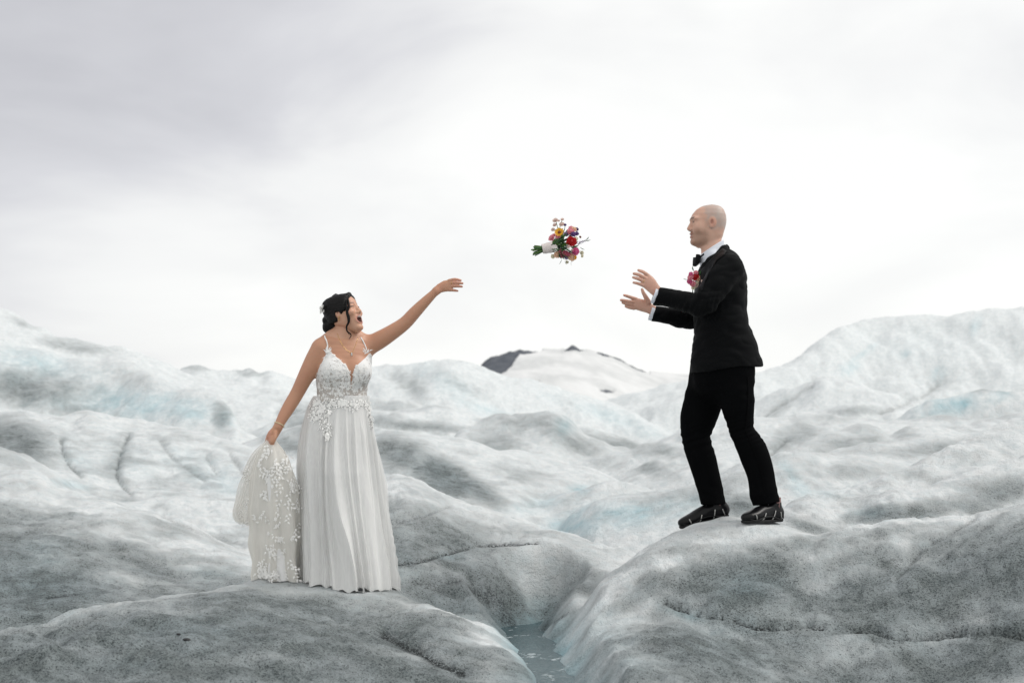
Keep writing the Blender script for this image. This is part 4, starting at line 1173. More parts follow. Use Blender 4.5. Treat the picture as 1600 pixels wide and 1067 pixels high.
    Vs = np.array(strip); Vs[:, :, 1] = np.stack([smooth1(Vs[:, i, 1], 5) for i in (0, 1)], 1)
    link('side_stripe', mesh_np('side_stripe', Vs.reshape(-1, 3), grid_faces(len(strip), 2)), cloth_material('black_stripe_satin', (.002,.002,.0024), (.003,.003,.0034), .6, 300, .05, 0, .03), tr)
    # ---- shoes with strapped-on ice cleats
    shoe_m = plain_material('patent_black_leather', (.004, .004, .005), .3, 0, .22)
    sole_m = plain_material('black_rubber_sole', (.006, .006, .0065), .7)
    lace_m = plain_material('black_shoelace', (.05, .05, .055), .7)
    steel = plain_material('steel_chain', (.55, .54, .52), .35, 1.0)
    sock_m = cloth_material('dusky_patterned_sock', (.10, .05, .05), (.30, .18, .17), .9, 300)
    def shoe(heel, toe, up, side_sign):
        heel, toe = np.asarray(heel), np.asarray(toe)
        Fv = nrm(toe - heel); Ls = np.linalg.norm(toe - heel); Uv = nrm(np.asarray(up) - Fv * (np.asarray(up) @ Fv)); Sv = np.cross(Uv, Fv)
        W = lambda f, s, u_: heel + Fv * f * Ls + Sv * s + Uv * u_
        st = [(.10,.035,.040,.042),(.22,.037,.045,.046),(.40,.038,.047,.048),(.58,.043,.041,.042),(.74,.047,.033,.034),(.88,.042,.028,.028),(.945,.031,.024,.025)]
        Sh = SDF(np.minimum(heel, toe) - .09, np.maximum(heel, toe) + [.09,.09,.15], .0028)
        Sh.tube([W(f, 0, z_ + .006) for f, a, b, z_ in st], [a for f, a, b, z_ in st], [b for f, a, b, z_ in st], side=Sv, k=.01, n=3)
        Sh.tube([W(.16,0,.045), W(.17,0,.075), W(.185,0,.098)], [.034,.033,.036], [.044,.042,.043], side=Sv, k=.015)
        Sh.tube([W(.56,0,.045), W(.40,0,.070), W(.29,0,.092)], [.026,.027,.027], [.016,.015,.015], side=Sv, k=.015)
        Sh.ell(W(.20,0,.122), (.032,.05,.022), np.array([Sv, Fv, Uv]), .006, 's')
        Sh.plane(W(0,0,.010), -Uv, .002)
        V, F = Sh.mesh(); so = link('shoe', mesh_np('shoe', relax(V, F, 1), F), shoe_m, root)
        Sl = SDF(np.minimum(heel, toe) - .09, np.maximum(heel, toe) + [.09,.09,.06], .0028)
        Sl.tube([W(f, 0, .012) for f, a, b, z_ in st], [a + .0015 for f, a, b, z_ in st], .022, side=Sv, k=.004, n=3)
        Sl.plane(W(0,0,.0), -Uv, .002); Sl.plane(W(0,0,.016), Uv, .002)
        # heel block is thicker, with a waist before it
        V, F = Sl.mesh(); link('sole', mesh_np('sole', relax(V, F, 1), F), sole_m, so)
        # laces
        for i, f in enumerate((.34, .40, .46, .52)):
            z_ = np.interp(f, [.29,.40,.56], [.110,.090,.064])
            pts = [W(f-.01, -.024, z_-.012), W(f, 0, z_+.004), W(f+.01, .024, z_-.012)]
            link('shoelace', mesh_np('shoelace', *tube_mesh(pts, .0026, 6, 5)), lace_m, so)
        for sg in (-1, 1):
            pts = [W(.33,0,.112), W(.38,.020*sg,.120), W(.44,.030*sg,.108), W(.42,.018*sg,.092), W(.34,.002*sg,.110)]
            link('shoelace', mesh_np('shoelace', *tube_mesh(pts, .0024, 6, 6)), lace_m, so)
        # cleats: rubber strap round the shoe and chains slung under it
        cl = []
        rim = []
        for t in np.linspace(0, 2*np.pi, 60):
            f = .5 - .5*math.cos(t); s_ = math.copysign(1, math.sin(t))
            a = np.interp(min(max(f,.03),.97), [.03,.10,.22,.40,.58,.74,.88,.97], [.028,.0375,.040,.040,.046,.051,.045,.026])
            zz = .026 + .010*math.cos(t*4)
            if f < .05: zz = .06
            rim.append(W(f, s_*a*min(1, abs(math.sin(t))*2.2), zz))
        link('cleat_strap', mesh_np('cleat_strap', *tube_mesh(rim, .0032, 6)), sole_m, so)
        def wrap(f0, f1, top):
            pts = []
            for q in np.linspace(-1, 1, 42):
                f = f0 + (f1 - f0) * abs(q)
                i_ = [r[0] for r in st]
                a, b, zc = (np.interp(f, i_, [r[k] for r in st]) for k in (1, 2, 3))
                ph = q * top
                pts.append(W(f, (a + .003) * math.copysign(abs(math.sin(ph)) ** .7, q), max(-.002, zc + .006 - (b + .003) * math.cos(ph))))
            pts = dens(pts, 3)
            r = .0024 + .0013*np.abs(np.sin(np.arange(len(pts))*1.15))
            link('cleat_chain', mesh_np('cleat_chain', *tube_mesh(pts, r, 6)), steel, so)
        wrap(.78, .84, 1.9); wrap(.70, .58, 1.7); wrap(.40, .30, 1.8); wrap(.10, .16, 1.7)
        # sock
        pts = [W(.19,0,.07), W(.185,0,.135)]
        link('sock', mesh_np('sock', *tube_mesh(pts, [.036,.037], 14)), sock_m, so)
    shoe(gp(1221,814.5,-.055), gp(1162.5,817.5,-.235), (0,0,1), -1)
    hl, te = gp(1141,806.5,.125), gp(1063.5,826,.075)
    dd_ = te - hl
    shoe(hl, te, (dd_[2]*-1*np.sign(dd_[0])*-1, 0, abs(dd_[0])) if False else (0,0,1), 1)
    # ---- boutonniere
    bt = empty_part('boutonniere', J.hit(1088, 436, 6.9, 7.4) if J.hit(1088, 436, 6.9, 7.4) is not None else gp(1088,436,-.1), root)
    for u, v, r, c, kind in [(1086.5,433,6.0,'red','ran'),(1079,434,5.4,'pink','ran'),(1077.5,440,4.6,'hotpink','ran'),(1082.5,443.5,5.2,'pink','ran'),(1087.5,426.5,4.4,'pink','ran'),(1094,435,6.0,'peach','ran'),(1091.5,441.5,4.4,'cream','ran'),(1095.5,427,4.6,'green','ran'),(1083.5,449.5,3.8,'cream','ran'),(1079.5,428.8,4.0,'hotpink','ran'),(1091,428.5,3.6,'red','ran'),(1098,439,3.4,'blush','ran'),(1088,447,3.4,'blush','ran')]:
        q = J.hit(u, v, 6.9, 7.3)
        y = -.10 if q is None else q[1] - GD - .006
        y = min(max(y, -.17), -.075)
        flower(kind, gp(u, v, y), nrm([-.45 + .02*(1087-u), -.85, .25]), r*ps*.95, c, bt)
    for u, v, d in [(1092,445,(.2,-.3,-1)), (1097,431,(.6,-.4,.6)), (1083,452,(-.2,-.3,-1)), (1075,437,(-1,-.3,.1)), (1084,424,(-.4,-.3,1))]:
        flower('leaf', gp(u, v, -.10), nrm(d), .010, 'leaf', bt)
    return J
# ------------------------------------------------------------------ the woman in the wedding gown
BD = 7.0
bp = lambda u, v, y=0.0: P(u, v, BD + y)
def bride():
    ps = .0035
    root = empty('person', bp(545, 924, 0.0), label='dark-haired woman in white lace wedding gown with one arm flung out after the throw', category='person')
    tw_ = math.radians(20)
    S_ = np.array([math.cos(tw_), math.sin(tw_), 0]); Fw = np.array([math.sin(tw_), -math.cos(tw_), 0]); Uz = np.array([0, 0, 1.0])
    RT = np.array([S_, Fw, Uz])
    B = SDF(bp(408, 725, 0) * [1, 0, 1] + [0, 6.72, 0], bp(730, 428, 0) * [1, 0, 1] + [0, 7.25, 0], .003)
    rows = [(715,533,.168,.125),(690,534,.168,.122),(655,534,.150,.108),(622,534.5,.130,.092),(595,535,.138,.098),(570,537,.148,.100),(552,538,.146,.085),(538,538.5,.118,.066),(528,539,.075,.055)]
    def torso(fld, inf=0.0, bust=True, k=.02):
        fld.tube([bp(c, v) for v, c, a, b in rows], [a + inf for v, c, a, b in rows], [b + inf for v, c, a, b in rows], side=S_, k=k, n=3)
        if bust:
            for sg in (-1, 1):
                fld.ell(bp(537, 582) + S_ * .068 * sg + Fw * .066, (.066 + inf, .058 + inf, .066 + inf), RT, .03)
    torso(B)
    # neck, trapezius, collar bones
    B.tube([bp(537, 500, .015), bp(539, 518, .0), bp(539.5, 534, .005)], [.048, .047, .056], k=.022)
    sr, sl_ = bp(500, 546, -.045), bp(573, 542, .055)
    B.tube([bp(536, 519, .02), bp(519, 527, -.0), sr + [.012, 0, .022]], [.042, .040, .038], k=.03)
    B.tube([bp(541, 519, .02), bp(557, 526, .03), sl_ + [-.008, 0, .02]], [.042, .040, .040], k=.03)
    for a_, b_ in (((541, 536, -.058), (512, 533, -.075)), ((546, 536, -.045), (566, 533, .0))):
        B.tube([bp(*a_), bp(*b_)], [.009, .008], k=.018)
    # arms
    B.tube([sr, bp(491, 560, -.05), bp(480, 583, -.05), bp(465, 613, -.04), bp(452, 635, -.06), bp(441, 654, -.085), bp(434.5, 667, -.10)], [.049, .0455, .043, .0365, .0345, .028, .0225], k=.03, n=3)
    B.tube([sl_, bp(590, 533, .05), bp(609, 521.5, .04), bp(632, 505.5, .03), bp(648, 488.5, .02), bp(665, 471, .01), bp(681.5, 454.8, .0)], [.050, .0495, .0435, .0365, .0335, .027, .0195], k=.03, n=3)
    # raised hand, fingers trailing after the throw
    y = -.0
    B.tube([bp(681.5, 454.8, y), bp(688, 450, y), bp(696, 447, y), bp(703, 446, y)], [.020, .025, .030, .029], [.017, .014, .0125, .010], side=bp(703, 438, 0) - bp(701, 454, 0), k=.012)
    for pts, r in [([(702, 438.8, y), (709, 436.8, y - .006), (714.5, 437.0, y - .004), (719.8, 438.2, y + .004)], [.0092, .0082, .0074, .0058]),
                   ([(703, 443.0, y), (711, 441.8, y - .012), (717, 442.0, y - .012), (722.8, 442.8, y - .006)], [.0092, .0082, .0074, .0058]),
                   ([(703, 448.0, y), (711, 447.2, y - .012), (716.5, 447.3, y - .012), (721.8, 447.8, y - .006)], [.0090, .0080, .0072, .0056]),
                   ([(701.5, 452.4, y), (707, 453.4, y - .006), (711, 454.0, y - .006), (715, 454.6, y - .002)], [.0086, .0074, .0066, .0052]),
                   ([(688, 448, y + .022), (697, 446.5, y + .046), (706, 446.5, y + .056)], [.012, .0095, .007])]:
        B.tube([bp(*q) for q in pts], r, k=.005, n=4)
    # lowered hand, closed on a bunch of the train
    y = -.105
    B.tube([bp(434.5, 667, y + .003), bp(431, 673, y), bp(426, 679.5, y - .004), bp(422.5, 684, y - .006)], [.022, .026, .030, .026], [.018, .016, .017, .016], side=(1, .5, .35), k=.012)
    for k, (du, dy) in enumerate(((-3.6, .012), (-1.2, -.006), (1.3, -.020), (3.4, -.030))):
        B.tube([bp(422.5 + du, 682 + .3 * k, y + dy), bp(420.8 + du, 688 + .5 * k, y + dy - .010), bp(423 + du * .8, 692.5 + .2 * k, y + dy - .004), bp(425.6 + du * .5, 692.5, y + dy + .010)], [.0092, .0085, .0078, .0066], k=.004, n=4)
    B.tube([bp(430.5, 676, y - .02), bp(429.5, 684, y - .036), bp(426.5, 690.5, y - .038), bp(424.6, 694, y - .03)], [.012, .010, .0088, .007], k=.006, n=4)
    # head turned after the bouquet, mouth wide open
    tab = [(31.5,-4,-2,1.5),(30.2,-11,6,8),(27.5,-17,14,13.5),(22.5,-21.5,21.5,17.6),(15,-24.6,26.5,20.2),(7,-25,28,20.8),(1,-24.5,27.2,20.6),(-6,-22,27,20.0),(-10,-20,27.4,19.4),(-15,-17,28.6,18.4),(-20,-14,27.6,17.2),(-25,-4,26.8,14.6),(-30,3,26.6,12.0),(-35,9,26.2,9.2),(-39,14,22.5,5.8),(-41.5,15,19,2.5)]
    H = Head(bp(535.8, 489.5, 0.0), math.radians(65), math.radians(19), ps * .945, tab)
    H.add(B)
    H.cone(B, [(26.6, 0, 2), (29.2, 0, -4.0), (31.6, 0, -8.4)], [2.2, 2.5, 2.9], 3)
    for sg in (-1, 1):
        H.ell(B, (28.0, 3.6 * sg, -9.8), (3.0, 2.6, 2.2), 2.2)
        H.ell(B, (29.6, 8.6 * sg, 1.6), (4.0, 6.4, 3.0), 2.0, 's')
        H.ell(B, (23.2, 8.8 * sg, 1.2), (4.0, 4.6, 3.8), .8)
        H.ell(B, (20.2, 12.5 * sg, -8), (7.6, 6.4, 6.0), 4)
        H.ell(B, (1.0, 19.8 * sg, -1.2), (5.0, 2.4, 7.2), 1.0)
        H.ell(B, (2.4, 19.4 * sg, -7.2), (2.8, 2.2, 3.2), 1.0)
        H.ell(B, (2.2, 22.2 * sg, -1.0), (2.4, 2.0, 4.0), .8, 's')
    # lips round the open mouth
    ring = [(26.6 - .055 * (8.2 * math.cos(t)) ** 2 * .6, 8.2 * math.cos(t), -21.3 + 6.6 * math.sin(t)) for t in np.linspace(0, 2 * np.pi, 19)]
    H.cone(B, ring, np.full(19, 2.1), 1.2)
    H.ell(B, (29.0, 0, -21.3), (9.5, 7.0, 5.6), .8, 's')
    H.ell(B, (23.5, 0, -34.5), (4.6, 6.6, 4.6), 3)
    V, F = B.mesh(.0008); V = relax(V, F, 3, .5)
    L = H.loc(V); f, ls, u = L[:, 0], L[:, 1], L[:, 2]; l = np.abs(ls)
    hm = np.linalg.norm(L, axis=1) < 48
    C = np.tile(np.array([.52, .27, .165]), (len(V), 1))
    def tint(mask, col, k, every=False):
        w = (np.clip(mask, 0, 1) * k * (1 if every else hm))[:, None]
        C[:] = C * (1 - w) + np.array(col) * w
    ns = fbm(V[:, 0] * 40, V[:, 1] * 40, V[:, 2] * 40, oct=3)
    tint(np.ones(len(V)), (.62, .365, .25), .6)
    tint(smooth01((8 - np.hypot(f - 21, (u + 7))) / 8) * (l > 5), (.62, .25, .18), .5)
    tint(smooth01((1.5 - np.abs(u - 7.6 + .020 * (l - 8) ** 2 - .02 * l)) / .9) * smooth01((l - 3) / 2) * smooth01((15 - l) / 2) * (f > 16), (.05, .03, .025), .85)
    tint(smooth01((1.5 - np.abs(u - 1.6 + .05 * (l - 9) ** 2)) / .8) * smooth01((14.5 - l) / 2) * smooth01((l - 3.5) / 2) * (f > 18), (.02, .014, .012), .95)
    mr_ = np.hypot(ls / 7.6, (u + 21.3) / 6.2)
    tint(smooth01((1.38 - mr_) / .14) * (f > 18), (.44, .14, .12), .65)
    tint(smooth01((1.0 - mr_) / .10) * (f > 12), (.055, .012, .012), .97)
    tint(smooth01((1.05 - mr_) / .1) * smooth01((u + 17.2) / .5) * smooth01((6 - l) / 1) * (f > 12), (.82, .78, .72), .95)
    tint(smooth01((2.6 - np.hypot(f - 2.2, (u + 1) * .6)) / 1.2) * (l > 17.5) * (l < 22.2), (.30, .12, .08), .7)
    tip = smooth01((V[:, 0] - bp(699, 450)[0]) / .05) + (V[:, 0] < bp(430, 690)[0])
    tint(tip, (.55, .26, .19), .55, True)
    me = mesh_np('body', V, F); vcol(me, 'skin', C)
    link('body', me, skin_material('warm_skin'), root)
    # ---- hair: swept back into a low bun
    t = NT('black_hair'); ob = t.obj()
    at = t.n('ShaderNodeAttribute', attribute_name='strand')
    w1 = t.n('ShaderNodeTexNoise', {'Vector': at.outputs['Color'], 'Scale': 1.0, 'Detail': 3.0, 'Roughness': .6}).outputs['Fac']
    bs = t.bsdf(Base_Color=t.mix(w1, rgb(.0015, .0014, .0015), rgb(.007, .0055, .005)), Roughness=.42, Normal=t.bump(w1, .7, .006))
    bs.inputs['Specular IOR Level'].default_value = .2
    hair_m = t.out(bs.outputs[0])
    m = .17
    Hr = SDF(H.c - m, H.c + m, .0028)
    sl, x, y_, z = Hr.sub(H.c - m, H.c + m)
    d, f_, l_, u_ = H.dist(x, y_, z, egg=.10)
    fh = np.interp(u_, [-30, -12, -6, 0, 7, 13, 20, 27, 36], [-4, -2, 9, 15.5, 19, 21, 22, 23, 24])
    fh = fh - np.where(l_ > 0, 0, 0) + .35 * np.clip(6 - np.abs(l_ + 3), 0, 6) * 0
    vol = 2.6 + 2.2 * np.clip((u_ - 5) / 20, 0, 1) + 1.2 * np.clip(-f_ / 20, 0, 1)
    cap = (d / H.sc - vol)
    cap = smax(cap, (f_ - fh) * .8, 2.5)
    ear_cut = 5.0 - np.hypot((f_ - 2.5) * 1.05, (u_ + 6.0) * .75)
    cap = smax(cap, np.where(np.abs(l_) > 14, ear_cut, -5), 1.0)
    cap = smax(cap, -17 - u_ - .2 * f_, 2)
    Hr.put(sl, (cap * H.sc).astype(np.float32), 0)
    # lifted roll of hair over the brow
    H.cone(Hr, [(19.5, -13, 14), (21.5, -8, 21), (21.5, -1, 25.5), (17, 6, 28)], [2.8, 3.6, 3.8, 3.0], 4.0)
    H.cone(Hr, [(19.5, -14, 11), (18.5, -16.5, 3), (14.5, -18, -3)], [2.6, 2.2, 1.2], 3.0)
    H.ell(Hr, (7, -18.5, 3.5), (9, 4.2, 6.5), 2.5)
    for c, r in [((-28, 0, -4), (11, 13, 10)), ((-31, -3, -14), (10.5, 12, 10)), ((-24, 3, -18), (10.5, 12, 9)), ((-36, 2, -9), (7.5, 10, 8)), ((-22, -7, -11), (10, 9, 10)), ((-28, -8, -1), (8, 7, 6)), ((-27, -4, -22), (8, 9, 5.5))]:
        H.ell(Hr, c, r, 2.6)
    V, F = Hr.mesh(); V = relax(V, F, 1, .5); N = vnormals(V, F)
    Lh = H.loc(V)
    # strand coordinate runs from the hairline back to the bun
    ang = np.arctan2(Lh[:, 1], Lh[:, 2] + 8); rad_b = np.hypot(Lh[:, 0] + 27, Lh[:, 2] + 11)
    bun = smooth01((16 - np.linalg.norm(Lh - [-28, -1, -11], axis=1)) / 4)
    st = np.stack([ang * 26 * (1 - bun) + bun * rad_b * 2.4, Lh[:, 0] * .10 + bun * Lh[:, 1] * .4, Lh[:, 2] * .08], 1)
    V = V + N * (.0016 * perlin(st[:, 0] * .55, st[:, 1], st[:, 2]) + .0012 * perlin(st[:, 0] * 1.4, st[:, 1], st[:, 2]))[:, None]
    me = mesh_np('hair', V, F); vcol(me, 'strand', st)
    hair = link('hair', me, hair_m, root)
    def strand(pts, r):
        V, F = tube_mesh([bp(*q) for q in pts], r, 8, 6)
        me = mesh_np('hair_strand', V, F); vcol(me, 'strand', V * 400 * [1, 1, .2]); link('hair_strand', me, hair_m, hair)
    strand([(543.6, 468, -.068), (545.2, 478, -.080), (543.2, 488, -.086), (545.4, 496, -.088), (545.2, 503, -.088), (541.8, 510, -.086), (542.4, 517.5, -.086), (547.5, 521.5, -.086), (548.3, 525, -.086), (545.2, 530, -.085)], [.006, .006, .0058, .0054, .005, .0046, .0042, .0036, .0028, .0012])
    strand([(540.5, 470, -.072), (541.5, 480, -.084), (541.6, 489, -.088), (543.6, 497, -.090), (543.8, 504, -.09), (541.0, 511, -.088), (543.6, 519, -.088), (546.2, 524, -.088)], [.005, .006, .005, .0046, .004, .0034, .0026, .0010])
    # blossom comb above the bun, earring, necklace, bracelet
    orn = None
    pearl = plain_material('pearl_white', (.80, .78, .74), .3)
    gold = bpy.data.materials.get('gold')
    parts = []
    for du, dv, r in ((-1, 0, 4.2), (.8, -4.5, 3.2), (-1.6, 4.4, 3.4), (2.2, 3, 2.6), (-2.6, -2, 2.8)):
        c = Hr.hit(506.5 + du, 483.5 + dv, 6.7, 7.2); c = bp(504 + du, 483.5 + dv, -.06) if c is None else c + [-.008, -.010, 0]
        n_ = nrm([-.75, -.62, .1]); a, b, n_ = frame(n_)
        for i in range(7):
            th = 2 * np.pi * i / 7 + du
            o = a * math.cos(th) + b * math.sin(th)
            parts.append(petal(c, o, n_, np.cross(n_, o), r * ps, r * ps * .3, .35, .2))
    V, F = join(parts); link('hair_ornament', mesh_np('hair_ornament', V, F), pearl, hair)
    e0 = H.pt(3.0, -20.8, -9)
    V, F = join([tube_mesh([e0 + [0, -.003, dz], e0 + [0, -.003, dz - .006]], [.003, .004], 8) for dz in (0, -.009, -.018)])
    link('earring', mesh_np('earring', V, F), gold, root)
    def onskin(pts, lift=.002, fld=None):
        o = []
        for u0, v0 in dens(pts, 10):
            q = (fld or B).hit(u0, v0, 6.6, 7.2, .0015)
            if q is not None: o.append(q + [0, -lift, 0])
        return np.array(o)
    nk = onskin([(527, 521), (531, 531), (538, 543), (549, 551), (554, 543), (558, 532), (560, 527)])
    link('necklace', mesh_np('necklace', *tube_mesh(nk, .0012, 6)), gold, root)
    q = onskin([(549.5, 551), (549.8, 556)])
    link('pendant', mesh_np('pendant', *tube_mesh(q + [0, -.002, 0], [.002] + [.0045] * (len(q) - 2) + [.002], 8)), pearl, root)
    a_, b_ = bp(441, 654, -.085), bp(434.5, 667, -.10); c_ = a_ + (b_ - a_) * .72; ax = nrm(b_ - a_); s1 = nrm(np.cross(ax, [0, 1., 0])); s2 = np.cross(ax, s1)
    V, F = join([tube_mesh([c_ + .0275 * (math.cos(q_) * s1 + math.sin(q_) * s2) + ax * .002 * k for q_ in np.linspace(0, 2 * np.pi, 33)], .0026 + .0008 * np.abs(np.sin(np.arange(33) * 2.2)), 6) for k in (0,)])
    link('bracelet', mesh_np('bracelet', V, F), plain_material('pearl_gold_beads', (.80, .66, .42), .3, .3), root)
    # ring
    a_, b_ = bp(703, 443.0, 0), bp(711, 441.8, -.012)
    for f0 in (.42,):
        c_ = a_ + (b_ - a_) * f0; ax = nrm(b_ - a_); s1 = nrm(np.cross(ax, [0, 0, 1.])); s2 = np.cross(ax, s1)
        link('ring', mesh_np('ring', *tube_mesh([c_ + .0098 * (math.cos(q_) * s1 + math.sin(q_) * s2) for q_ in np.linspace(0, 2 * np.pi, 21)], .0016, 6)), gold, root)

    # ---- gown
    t = NT('ivory_satin_and_tulle'); ob = t.obj()
    mp_ = t.n('ShaderNodeMapping', {'Vector': ob, 'Scale': (60, 60, 1.5)}).outputs[0]
    w1 = t.noise(1.0, mp_, 3, .6); w2 = t.noise(1200, ob, 1, .5)
    bs = t.bsdf(Base_Color=t.mix(w1, rgb(.845, .84, .83), rgb(.87, .865, .855)), Roughness=.75, Normal=t.bump(t.math('MULTIPLY_ADD', w2, .3, w1), .12, .002))
    bs.inputs['Sheen Weight'].default_value = .2
    tr = t.n('ShaderNodeBsdfTranslucent', {'Color': rgb(.78, .77, .75)})
    gown_m = t.out(t.n('ShaderNodeMixShader', {0: .10, 1: bs.outputs[0], 2: tr.outputs[0]}).outputs[0])
    def tulle(name, c, alpha, warm=0.0):
        t = NT(name); ob = t.obj()
        mp_ = t.n('ShaderNodeMapping', {'Vector': ob, 'Scale': (40, 40, 2.5)}).outputs[0]
        w1 = t.noise(1.0, mp_, 4, .6); w2 = t.noise(16, ob, 3, .6)
        df = t.n('ShaderNodeBsdfDiffuse', {'Color': t.mix(w2, rgb(*[q * .93 for q in c]), rgb(*c))})
        tl = t.n('ShaderNodeBsdfTranslucent', {'Color': rgb(*c)})
        m1 = t.n('ShaderNodeMixShader', {0: .25, 1: df.outputs[0], 2: tl.outputs[0]})
        tp = t.n('ShaderNodeBsdfTransparent', {'Color': rgb(1, 1, 1)})
        # seen edge-on a net closes up
        lw_ = t.n('ShaderNodeLayerWeight', {'Blend': .35}).outputs['Facing']
        al = t.math('ADD', t.math('MULTIPLY_ADD', w1, .24, alpha - .12), t.math('MULTIPLY', lw_, .45), clamp=True)
        return t.out(t.n('ShaderNodeMixShader', {0: al, 1: tp.outputs[0], 2: m1.outputs[0]}).outputs[0])
    lace_m = cloth_material('white_lace', (.85, .84, .82), (.91, .90, .88), .8, 500, .2)
    edges = [(618, 490.5, 578), (630, 484.5, 578), (645, 478.5, 579.5), (683, 470.5, 586.5), (727, 465, 593.5), (762, 463.5, 599), (797, 463, 604.5), (855, 465, 613), (905, 468, 619.5), (935, 468, 622)]
    eg = dens(edges, 8)
    rnd = np.random.default_rng(11)
    NF = 19
    ft = np.sort(rnd.uniform(-np.pi, np.pi, NF)); fa = rnd.uniform(.35, 1.0, NF); fw = rnd.uniform(.07, .19, NF); fd = rnd.uniform(-.12, .12, NF); fs = rnd.uniform(.0, .5, NF)
    def skirt_pt(th, tt, out=0.0, seed=0.0):
        """th angle (0 = towards +X, -pi/2 = towards the viewer), tt 0..1 waist to hem (arrays)"""
        v = 619 + tt * (928 - 619)
        lft = np.interp(v, eg[:, 0], eg[:, 1]); rgt = np.interp(v, eg[:, 0], eg[:, 2])
        cu, ru = (lft + rgt) / 2, (rgt - lft) / 2
        fold = 0
        for i in range(NF):
            dth = (th - ft[i] - fd[i] * tt + seed + np.pi) % (2 * np.pi) - np.pi
            fold = fold + fa[i] * smooth01((tt - fs[i] * .35 + .08) / .45) * (np.exp(-(dth / (fw[i] * (.8 + .5 * tt))) ** 2) - .25 * np.exp(-(dth / (fw[i] * 2.6)) ** 2))
        wv = th + .5 * perlin(th * 1.9, tt * .8 + 3.1 + seed) + .10 * tt * np.sin(th * 2 + 1)
        pl = (1 - np.abs(np.sin(wv * 11 + seed * 9)) ** .75) * (.35 + 1.3 * np.abs(perlin(th * 3.1 + 4, tt * .9)) * 2) + .15 * (1 - np.abs(np.sin(wv * 23 + 1)) ** .8)
        fold = .8 * fold + 1.0 * (pl - .45) * (.55 + .45 * smooth01(tt / .3)) * np.where(tt < .25, 1.6, 1.6 - .6 * np.clip((tt - .25) / .3, 0, 1))
        amp = .006 + .036 * tt
        rx = ru * ps * (BD / BD); ry = np.interp(tt, [0, .12, .4, 1], [.098, .125, .19, .255])
        c = bp(0, 0) * 0
        x0 = (cu - CU) / FPX * BD; z0 = CAMZ + (VH - v) / FPX * BD
        # exact through the tilted camera
        b_ = (CV - v) / FPX; dy = _cT - b_ * _sT
        x0 = x0 / dy; z0 = CAMZ + (_sT + b_ * _cT) / dy * BD
        o = amp * fold + out * (.3 + .7 * tt)
        X_ = x0 + (rx / dy - .75 * amp + o) * np.cos(th); Y_ = BD + (ry + o) * np.sin(th)
        return X_, Y_, z0 + 0 * th
    def skirt_mesh(name, out, seed, nt_=130, ng=520, hemlift=0.0):
        T_, G_ = np.meshgrid(np.linspace(0, 1, nt_), np.linspace(-np.pi, np.pi, ng, endpoint=False), indexing='ij')
        X_, Y_, Z_ = skirt_pt(G_, T_, out, seed)
        gz = np.vectorize(ground_z)(X_[-1], Y_[-1])
        # the hem rests on the ice: stretch each gore to the ground below it
        top = Z_[0]; tgt = gz + .006 + hemlift + .006 * np.sin(G_[-1] * 23)
        Z_ = top[None, :] + (Z_ - top[None, :]) * ((tgt - top) / (Z_[-1] - top))[None, :]
        V = np.stack([X_, Y_, Z_], -1).reshape(-1, 3)
        return V, grid_faces(nt_, ng, True), (X_, Y_, Z_)
    V, F, G1 = skirt_mesh('skirt', 0.0, 0.0)
    dress = link('dress', mesh_np('dress', V, F), gown_m, root)
    V, F, G2 = skirt_mesh('tulle', .011, .0, hemlift=.004)
    link('tulle_overlay', mesh_np('tulle_overlay', V, F), tulle('white_tulle', (.88, .88, .87), .34), dress)
    # bodice
    neck = [(488, 630), (488, 600), (491, 588), (495.5, 577), (502, 566), (507, 556), (510.5, 547), (514.5, 548.5), (520, 553), (528, 560), (536, 567), (541.5, 572), (544.8, 579), (546.5, 592), (547.2, 607), (548.2, 607), (549.6, 592), (551.8, 579), (556, 571), (562, 565), (568, 557.5), (573.3, 548.5), (577, 553), (580.5, 563), (582, 580), (581, 600), (580, 630)]
    Bo = SDF(bp(480, 632, 0) * [1, 0, 1] + [0, 6.75, 0], bp(592, 540, 0) * [1, 0, 1] + [0, 7.2, 0], .0028)
    torso(Bo, .0065)
    ax_ = [Bo.lo[j] + Bo.h * np.arange(Bo.n[j]) for j in range(3)]
    xx, zz = np.meshgrid(ax_[0], ax_[2], indexing='ij')
    uu, vv = UV(xx, 6.88, zz)
    pd = poly2d(uu, vv, neck) * ps
    _, v2 = UV(xx, 7.1, zz)
    back = (582 - v2) * ps
    ycut = 6.99 + (xx - bp(537, 580)[0]) * math.tan(tw_)
    yy = ax_[1][None, :, None]
    w_ = smooth01((yy - ycut[:, None, :] + .02) / .04)
    clip = pd[:, None, :] * (1 - w_) + back[:, None, :] * w_
    clip = np.maximum(clip, ((vv - 627) * ps)[:, None, :])
    Bo.a = smax(Bo.a, clip.astype(np.float32), .002)
    V, F = Bo.mesh(); V = relax(V, F, 1)
    t = NT('bodice_lace_over_nude_net'); ob = t.obj()
    v1 = t.n('ShaderNodeTexVoronoi', {'Vector': ob, 'Scale': 42.0}, feature='DISTANCE_TO_EDGE').outputs['Distance']
    n1_ = t.noise(55, ob, 3, .6, 1.2); n2_ = t.noise(22, ob, 3, .6, 1.5)
    hgt = t.n('ShaderNodeSeparateXYZ', {0: ob}).outputs['Z']
    zlow = t.rng(hgt, float(bp(540, 622)[2]), float(bp(540, 575)[2]), .11, -.06)
    hole = t.rng(t.math('ADD', t.math('MULTIPLY_ADD', n1_, .5, t.math('MULTIPLY', n2_, .5)), zlow), .50, .56, sm=True)
    col = t.mix(t.math('MULTIPLY', hole, .8), rgb(.80, .795, .785), rgb(.42, .37, .33))
    bs = t.bsdf(Base_Color=col, Roughness=.8, Normal=t.bump(t.math('SUBTRACT', n1_, hole), .6, .004))
    link('bodice', mesh_np('bodice', V, F), t.out(bs.outputs[0]), dress)
